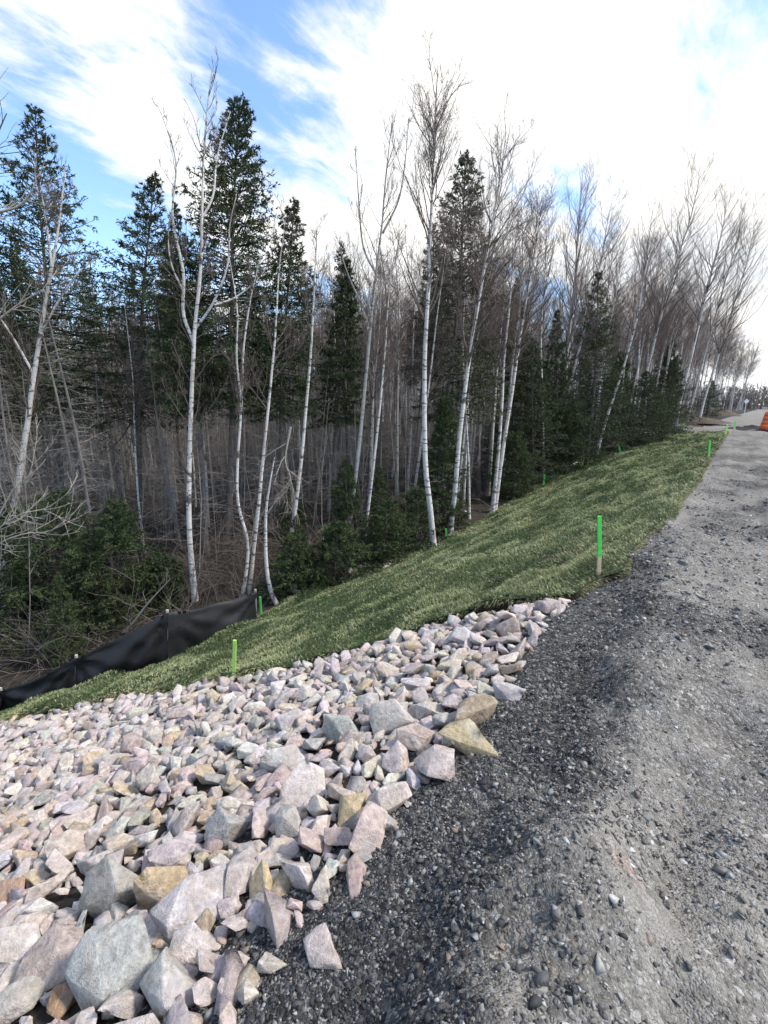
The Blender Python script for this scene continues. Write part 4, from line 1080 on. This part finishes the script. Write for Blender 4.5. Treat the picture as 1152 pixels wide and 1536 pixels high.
def branch_thing(name, label, pts, r_px, seed, depth=None, m=9, mat=None, cat='branch', group=None, spread=0.35, len2=0.3, z_off=0.0):
    rng = np.random.default_rng(seed)
    y0 = depth if depth else ground(*pts[0])[1]
    ys = y0 if hasattr(y0, '__len__') else [y0] * len(pts)
    W = [at_depth(u, v, yy) for (u, v), yy in zip(pts, ys)]
    P0 = W[0]; q = catmull([w - P0 for w in W], 16); d = px(P0)[2]
    rr = r_px * d / FPX / 2 * (1 - 0.8 * np.linspace(0, 1, 16))
    A = Acc(); A.add(*tubes(q[None], rr[None], 6))
    L = np.linalg.norm(q[-1] - q[0])
    o = link(name, None, None, P0); tag(o, label, cat, group); o.empty_display_size = 0.2
    link('stem', A.build('stem', mat or M_GREY, True), o)
    if m:
        B = Acc()
        p, dd, r, ff, _ = spawn(rng, q[None], rr[None], m, 0.2, 0.98, 20, 55)
        P1, R1 = grow(rng, p, dd, L * len2 * rng.uniform(.4, 1.1, len(p)), np.maximum(r * 0.55, 0.004), np.full(len(p), 0.003), 6, spread, 0.12); B.add(*tubes(P1, R1, 4))
        p, dd, r, ff, b = spawn(rng, P1, R1, 4, 0.2, 0.95, 20, 55)
        P2, R2 = grow(rng, p, dd, L * len2 * rng.uniform(.15, .4, len(p)), np.full(len(p), 0.004), np.full(len(p), 0.0025), 4, spread, 0.12); B.add(*tubes(P2, R2, 3))
        link('twigs', B.build('twigs', mat or M_GREY), o)['kind'] = 'stuff'
    return o
M_PALE = m_plain('bleached_wood', (0.50, 0.45, 0.38), 0.8, 0.2, 14)
branch_thing('fallen_branch', 'pale curved branch leaning up from the silt fence', [(168, 966), (196, 938), (222, 905), (256, 868)], 5, 1, depth=8.6, m=3, mat=M_LIMB)
branch_thing('fallen_branch', 'long grey branch sprawling across bare soil beyond the fence', [(-10, 1020), (40, 990), (80, 955), (130, 920), (185, 900)], 5, 2, depth=[8.2, 8.4, 8.7, 9.1, 9.6], m=14, group=None)
branch_thing('fallen_branch', 'bleached broken stick lying on soil beyond the fence', [(24, 990), (48, 997), (76, 996), (96, 1000)], 6, 3, depth=8.6, m=0, mat=M_PALE)
branch_thing('fallen_branch', 'twiggy bough lying flat under the young firs', [(150, 962), (110, 950), (60, 935), (5, 928)], 4, 4, depth=[9.3, 9.2, 9.0, 8.9], m=16)
branch_thing('fallen_branch', 'thin bough poking in low from the picture edge', [(-40, 960), (-5, 950), (30, 965), (75, 972)], 4, 5, depth=8.6, m=10)
for k, (pp, lab) in enumerate((
    ([(-30, 850), (-8, 800), (30, 772), (70, 762), (104, 738)], 'longest arching bare stem of the shrub at the edge'),
    ([(-30, 830), (0, 770), (20, 735), (42, 715), (50, 690)], 'upright bare stem of the shrub at the edge'),
    ([(-40, 850), (0, 815), (40, 800), (70, 798), (96, 784)], 'lowest arching bare stem of the shrub at the edge'))):
    branch_thing('bare_shrub', lab, pp, 3.6, 20 + k, depth=6.9, m=14, mat=M_LIMB, cat='shrub', group='bare stems at the picture edge', len2=0.4)
branch_thing('overhanging_limb', 'pale limbs reaching in from the edge in front of dark spruce', [(-60, 330), (0, 318), (30, 308), (48, 285), (56, 262)], 6, 31, depth=9.5, m=10, mat=M_LIMB, len2=0.45)
branch_thing('overhanging_limb', 'bare limb crossing low before the dark spruce at the edge', [(-60, 520), (0, 478), (30, 455), (60, 437)], 6, 32, depth=9.5, m=10, mat=M_LIMB, len2=0.45)
branch_thing('overhanging_limb', 'bare crown tip showing high at the picture edge', [(-60, 330), (-30, 260), (-8, 210), (10, 170)], 6, 33, depth=10.5, m=16, mat=M_TWIG, len2=0.5)
branch_thing('fallen_branch', 'crooked dead twig hanging over the bowed snapped birch', [(436, 640), (428, 690), (436, 720), (424, 745)], 4, 34, depth=9.4, m=12, mat=M_LIMB, spread=-0.6, len2=0.6)

# logs along the toe
def log(label, a, b, r_px, seed, mat=None):
    A_ = ground(*a); B_ = ground(*b); d = px(A_)[2]; r = r_px * d / FPX / 2; rng = np.random.default_rng(seed)
    A_ = A_ + [0, 0, r * 0.8]; B_ = B_ + [0, 0, r * 0.8]
    k = 10; f = np.linspace(0, 1, k)[:, None]; P = (B_ - A_) * f; P[:, 2] += 0.03 * np.sin(f[:, 0] * 5) + rng.normal(0, 0.01, k)
    R = r * (1 - 0.3 * f[:, 0]) * rng.uniform(.9, 1.1, k)
    P = np.concatenate([P[:1] - (P[1] - P[0]) * 0.01, P, P[-1:] + (P[-1] - P[-2]) * 0.01]); R = np.concatenate([[0.004], R, [0.004]])
    Ac = Acc(); Ac.add(*tubes(P[None], R[None], 9))
    o = link('log', Ac.build('log', mat or M_SBARK, True), None, A_); tag(o, label, 'log')
log('short cut log with pale end lying at the toe by the bowed birch', (434, 890), (462, 896), 8, 1, M_DEAD)
log('pale stripped log lying along the toe below the low spreading fir', (574, 856), (596, 846), 6, 2, M_LIMB)
log('curved pole dumped on the toe near two green stakes', (838, 712), (872, 690), 4, 3, M_LIMB)
log('dark log at the toe beneath the tallest birch', (600, 838), (630, 826), 6, 4)

# loose stones and clods along the toe of the sod
def build_toe():
    rng = np.random.default_rng(19)
    for k in range(60):
        s = rng.uniform(5.8, 24); t = toeT(s) + rng.uniform(0.05, 0.75); P = onland(s, t)
        sz = rng.uniform(0.06, 0.20)
        o = link('toe_stone', ROCK_HI[int(rng.integers(NSH))], None, P + [0, 0, sz * 0.1]); o.scale = (sz, sz, sz); o.rotation_euler = (rng.normal(0, .4), rng.normal(0, .4), rng.uniform(0, 6))
        pale = rng.random() < 0.45
        c = np.array([0.42, 0.39, 0.36]) if pale else np.array([0.06, 0.05, 0.042]); o.color = (*(c * rng.uniform(.8, 1.2)), 1)
        if pale: tag(o, 'pale loose stone in dark soil along the foot of the sod', 'rock', 'pale stones along the toe')
        else: tag(o, 'dark clod of soil along the foot of the sod', 'clod', 'dark clods along the toe')
build_toe()

# ------------------------------------------------------------------ silt fence
def build_fence():
    m, g, b, o_ = material('black_geotextile'); p = ocoord(g)
    f = g.noise(p, 3.0, 4, 0.6); w1 = g.n('ShaderNodeTexWave'); w1.inputs['Scale'].default_value = 90; g.link(p, w1.inputs['Vector'])
    c = g.ramp(f, [(0.3, (0.010, 0.010, 0.011)), (0.7, (0.020, 0.020, 0.021))]); g.link(c, b.inputs['Base Color'])
    b.inputs['Roughness'].default_value = 0.62; b.inputs['Specular IOR Level'].default_value = 0.45; bump(g, b, w1.outputs[1], 0.15, 0.002)
    tr = g.n('ShaderNodeBsdfTransparent'); mx = g.n('ShaderNodeMixShader'); mx.inputs[0].default_value = 0.06
    g.link(b.outputs[0], mx.inputs[1]); g.link(tr.outputs[0], mx.inputs[2]); g.link(mx.outputs[0], o_.inputs[0])
    posts = [(-95, 1120, 1068), (0, 1072, 1036), (112, 1036, 987), (251, 993, 919), (384, 933, 887)]
    B = []; T = []
    for u, vb, vt in posts:
        P = ground(u, vb); B.append(P); T.append(at_depth(u + 1, vt, P[1]))
    root = link('silt_fence', None, None, B[-1]); tag(root, 'sagging black fabric silt fence staked along the toe of the bank', 'fence')
    O = B[-1]
    rng = np.random.default_rng(4)
    nx, nz = 26, 14
    for k in range(len(posts) - 1):
        fx = np.linspace(0, 1, nx); fz = np.linspace(0, 1, nz)
        FX, FZ = np.meshgrid(fx, fz, indexing='ij')
        lo = B[k][None] * (1 - fx[:, None]) + B[k + 1][None] * fx[:, None]; hi = T[k][None] * (1 - fx[:, None]) + T[k + 1][None] * fx[:, None]
        s_, t_ = st(lo[:, 0], lo[:, 1]); lo[:, 2] = np.minimum(zf(s_, t_), lo[:, 2]) - 0.08
        hi[:, 2] -= 0.10 * np.sin(fx * math.pi) * (0.35 if k != 2 else 0.15)
        G = lo[:, None] * (1 - FZ[..., None]) + hi[:, None] * FZ[..., None]
        # tension folds fan out from the post heads, slack belly between
        nrmv = nrm(np.cross(B[k + 1] - B[k], np.array([0, 0, 1.0])))
        a0 = np.arctan2(1 - FZ, FX * 2.4 + 0.05); a1 = np.arctan2(1 - FZ, (1 - FX) * 2.4 + 0.05)
        fold = 0.04 * np.sin(a0 * 15 + k) * np.exp(-FX * 2.0) + 0.045 * np.sin(a1 * 13 + 2 * k) * np.exp(-(1 - FX) * 2.0) + 0.09 * fbm(FX * 4 + k * 7, FZ * 3, 200 + k, 3)
        belly = 0.10 * np.sin(FX * math.pi) * np.sin(FZ * math.pi * 0.9)
        G = G + nrmv * (fold * np.minimum(1, 6 * FX * (1 - FX) + 0.2) + belly)[..., None]
        i = np.arange(nx * nz).reshape(nx, nz); Q = np.stack([i[:-1, :-1], i[1:, :-1], i[1:, 1:], i[:-1, 1:]], -1).reshape(-1, 4)
        V = (G - O).reshape(-1, 3)
        V2 = V + nrmv * 0.003                                # cloth thickness
        ring = np.concatenate([i[:, -1]]); n0 = len(V)
        rim = np.stack([ring[:-1], ring[1:], ring[1:] + n0, ring[:-1] + n0], -1)
        link('fabric_panel', mesh('fabric_panel', np.concatenate([V, V2]), np.concatenate([Q, Q[:, ::-1] + n0, rim]), m, None, True), root)
    wood = m_plain('weathered_post', (0.42, 0.39, 0.35), 0.85, 0.25, 12)
    for k in range(len(posts)):
        off = nrm(np.cross(B[min(k + 1, 4)] - B[max(k - 1, 0)], np.array([0, 0, 1.0]))) * -0.03
        box_between(B[k] - O + off - [0, 0, .15], T[k] - O + off + (0, 0, 0.035), 0.034, 0.034, 'post', wood, root)
def box_between(a, b, w, dpt, name, mat, parent, bev=0.004, taper=1.0, loc=None):
    a = np.asarray(a, float); b = np.asarray(b, float); ax = nrm(b - a); sx = nrm(np.cross(ax, np.array([0, 1.0, 0.05]))); sy = np.cross(ax, sx)
    bm = bmesh.new(); vs_ = []
    for q, tp_ in ((a, 1), (b, taper)):
        vs_.append([bm.verts.new(tuple(q + sx * w / 2 * i * tp_ + sy * dpt / 2 * j * tp_)) for i, j in ((-1, -1), (1, -1), (1, 1), (-1, 1))])
    bm.faces.new(vs_[0][::-1]); bm.faces.new(vs_[1])
    for i in range(4): bm.faces.new((vs_[0][i], vs_[0][(i + 1) % 4], vs_[1][(i + 1) % 4], vs_[1][i]))
    bmesh.ops.recalc_face_normals(bm, faces=bm.faces)
    if bev: bmesh.ops.bevel(bm, geom=list(bm.edges), offset=bev, segments=1, affect='EDGES')
    me = bpy.data.meshes.new(name); bm.to_mesh(me); bm.free(); me.materials.append(mat)
    return link(name, me, parent, loc)
build_fence()

# ------------------------------------------------------------------ survey stakes
M_WOOD = m_plain('bare_lath', (0.52, 0.43, 0.27), 0.8, 0.2, 16)
M_GREEN = m_plain('fluorescent_green_paint', (0.09, 0.60, 0.10), 0.55, 0.10, 25)
M_LIME = m_plain('thin_lime_paint', (0.36, 0.60, 0.13), 0.65, 0.2, 18)
STAKES = [  # base, top, share painted, paint, label
 ((899, 874), (899, 774), 0.60, M_GREEN, 'tallest looking green topped stake on the gravel edge by the riprap'),
 ((351, 1022), (352, 960), 0.86, M_LIME, 'lime washed stake standing where riprap meets the lower sod'),
 ((392, 926), (390, 895), 0.92, M_GREEN, 'short green stake at the upper end of the black silt fence'),
 ((670, 816), (669, 793), 0.95, M_GREEN, 'green stake at the toe beside the two white birches'),
 ((815, 732), (817, 712), 0.95, M_GREEN, 'green stake at the toe below the first dark fir'),
 ((876, 698), (877, 683), 0.9, M_LIME, 'dull green stake at the toe by the dumped curved pole'),
 ((931, 681), (928, 667), 0.95, M_GREEN, 'left tilted green stake at the toe under the dark fir thicket'),
 ((1023, 648), (1026, 636), 0.95, M_GREEN, 'small green stake next to the sharply marked white birch'),
 ((1063, 687), (1065, 661), 0.8, M_GREEN, 'green stake on the upper sod edge beside the road'),
 ((1087, 656), (1091, 637), 0.9, M_LIME, 'tilted pale green stake at the far corner of the sod'),
 ((1101, 647), (1103, 632), 0.6, M_GREEN, 'farthest thin green stake on the gravel beyond the sod'),
]
for (bs, tp_, share, paint, lab) in STAKES:
    P = ground(*bs); Tt = at_depth(tp_[0], tp_[1], P[1]) - P; d = px(P)[2]
    w = max(0.036, 2.6 * d / FPX) if d > 12 else 0.034
    o = link('survey_stake', None, None, P); tag(o, lab, 'stake', 'painted survey stakes'); o.empty_display_size = 0.1
    cut = Tt * (1 - share)
    box_between(Tt * 0 - np.array([0, 0, 0.12]), cut, w, 0.02, 'bare_wood', M_WOOD, o, 0.002)
    box_between(cut, Tt, w * 1.02, 0.0205, 'painted_top', paint, o, 0.002)

# ------------------------------------------------------------------ traffic drum, road sign, asphalt heaps, mound litter
def build_drum():
    P = ground(1151, 647); o = link('traffic_drum', None, None, P); tag(o, 'orange striped traffic cone standing on the far gravel road', 'traffic cone')
    org = m_plain('orange_plastic', (0.80, 0.10, 0.02), 0.45, 0.08, 8, 0.5); refl = m_plain('pale_orange_band', (0.90, 0.30, 0.12), 0.4, 0.08, 8, 0.5); rub = m_plain('black_rubber', (0.03, 0.03, 0.03), 0.8)
    def lathe(name, prof, mat, n=28):
        prof = np.array(prof); th = np.arange(n) * 2 * math.pi / n
        V = np.stack([prof[:, :1] * np.cos(th), prof[:, :1] * np.sin(th), prof[:, 1:] * np.ones(n)], -1).reshape(-1, 3)
        i = np.arange(len(prof) * n).reshape(-1, n); j = np.roll(i, -1, 1)
        link(name, mesh(name, V, np.stack([i[:-1], j[:-1], j[1:], i[1:]], -1).reshape(-1, 4), mat, None, False), o)
    lathe('base', [(0.001, 0), (0.54, 0), (0.54, 0.07), (0.46, 0.09), (0.40, 0.10)], rub)
    hs = [0.09, 0.27, 0.39, 0.50, 0.62, 0.74, 0.86, 0.98, 1.10]
    def r(h): return 0.42 - 0.17 * (h - 0.09)
    for k in range(len(hs) - 1):
        a, b = hs[k], hs[k + 1]; band = k % 2 == 1; q = 0.004 if band else 0
        lathe('reflective_band' if band else 'body_section', [(r(a) + q - 0.01, a), (r(a) + q, a + 0.004), (r(b) + q, b - 0.004), (r(b) + q - 0.01, b)], refl if band else org)
    lathe('top', [(r(1.10), 1.10), (r(1.10) - 0.03, 1.14), (0.05, 1.16), (0.05, 1.20), (0.001, 1.205)], org)
build_drum()
def build_sign():
    y = 78.0; Pt = at_depth(1119.5, 602, y); s, t = st(Pt[0], Pt[1]); P = onland(s, t)
    o = link('road_sign', None, None, P); tag(o, 'small pale diamond sign on a thin post far up the road', 'sign')
    met = m_plain('bare_aluminium', (0.62, 0.63, 0.64), 0.4, 0.05, 6, 0.5)
    h = Pt[2] - P[2]
    box_between((0, 0, -0.2), (0, 0, h + 0.3), 0.09, 0.06, 'post', met, o, 0.004)
    a = 0.30; bm = bmesh.new()
    rm = [(0, -0.05, h + a * 1.414), (a * 1.414, -0.05, h), (0, -0.05, h - a * 1.414), (-a * 1.414, -0.05, h)]
    f = bm.faces.new([bm.verts.new(q) for q in rm]); e = bmesh.ops.extrude_face_region(bm, geom=[f])
    for v in e['geom']:
        if isinstance(v, bmesh.types.BMVert): v.co.y += 0.012
    bmesh.ops.recalc_face_normals(bm, faces=bm.faces); bmesh.ops.bevel(bm, geom=[ed for ed in bm.edges], offset=0.003, segments=1, affect='EDGES')
    me = bpy.data.meshes.new('panel'); bm.to_mesh(me); bm.free(); me.materials.append(met); link('panel', me, o)
build_sign()
def heap(name, label, uv, rx, ry, h, mat, seed, cat='heap'):
    P = ground(*uv); n, k = 36, 14
    th = np.arange(n) * 2 * math.pi / n; f = np.linspace(0.0, 1, k)
    X = np.cos(th)[None] * f[:, None]; Y = np.sin(th)[None] * f[:, None]
    jag = 1 + 0.35 * fbm(np.cos(th) * 2 + seed, np.sin(th) * 2, seed, 3)
    Z = h * (1 - f[:, None] ** 1.6) * (1 + 0.5 * fbm(X * 3 + seed, Y * 3, seed + 1, 4)) + 0.04 * fbm(X * 14, Y * 14, seed + 2, 2) * (1 - f[:, None]) - 0.03
    V = np.stack([X * rx * jag, Y * ry * jag, Z], -1).reshape(-1, 3)
    i = np.arange(n * k).reshape(k, n); j = np.roll(i, -1, 1)
    o = link(name, mesh(name, V, np.stack([i[:-1], i[1:], j[1:], j[:-1]], -1).reshape(-1, 4), mat, None, True), None, P); tag(o, label, cat)
M_DIRT = m_soil('brown_dirt', (0.04, 0.03, 0.023), (0.10, 0.075, 0.055), (0.20, 0.155, 0.115), 9)
M_ASPH = m_soil('crushed_asphalt', (0.012, 0.012, 0.013), (0.035, 0.035, 0.037), (0.10, 0.10, 0.10), 20)
heap('asphalt_heap', 'low black heap of broken asphalt beside the orange cone', (1128, 643), 0.9, 0.8, 0.22, M_ASPH, 1)
heap('asphalt_heap', 'smaller black heap between the last stakes and the cone', (1107, 644), 0.8, 0.7, 0.18, M_ASPH, 2)
heap('brush_mound', 'mound of brown dirt and brush where the sod ends', (1050, 634), 2.0, 1.4, 0.42, M_DIRT, 3, 'mound')
heap('brush_mound', 'mossy brown earth mound by the road under far birches', (1080, 624), 2.6, 2.0, 0.75, M_DIRT, 4, 'mound')
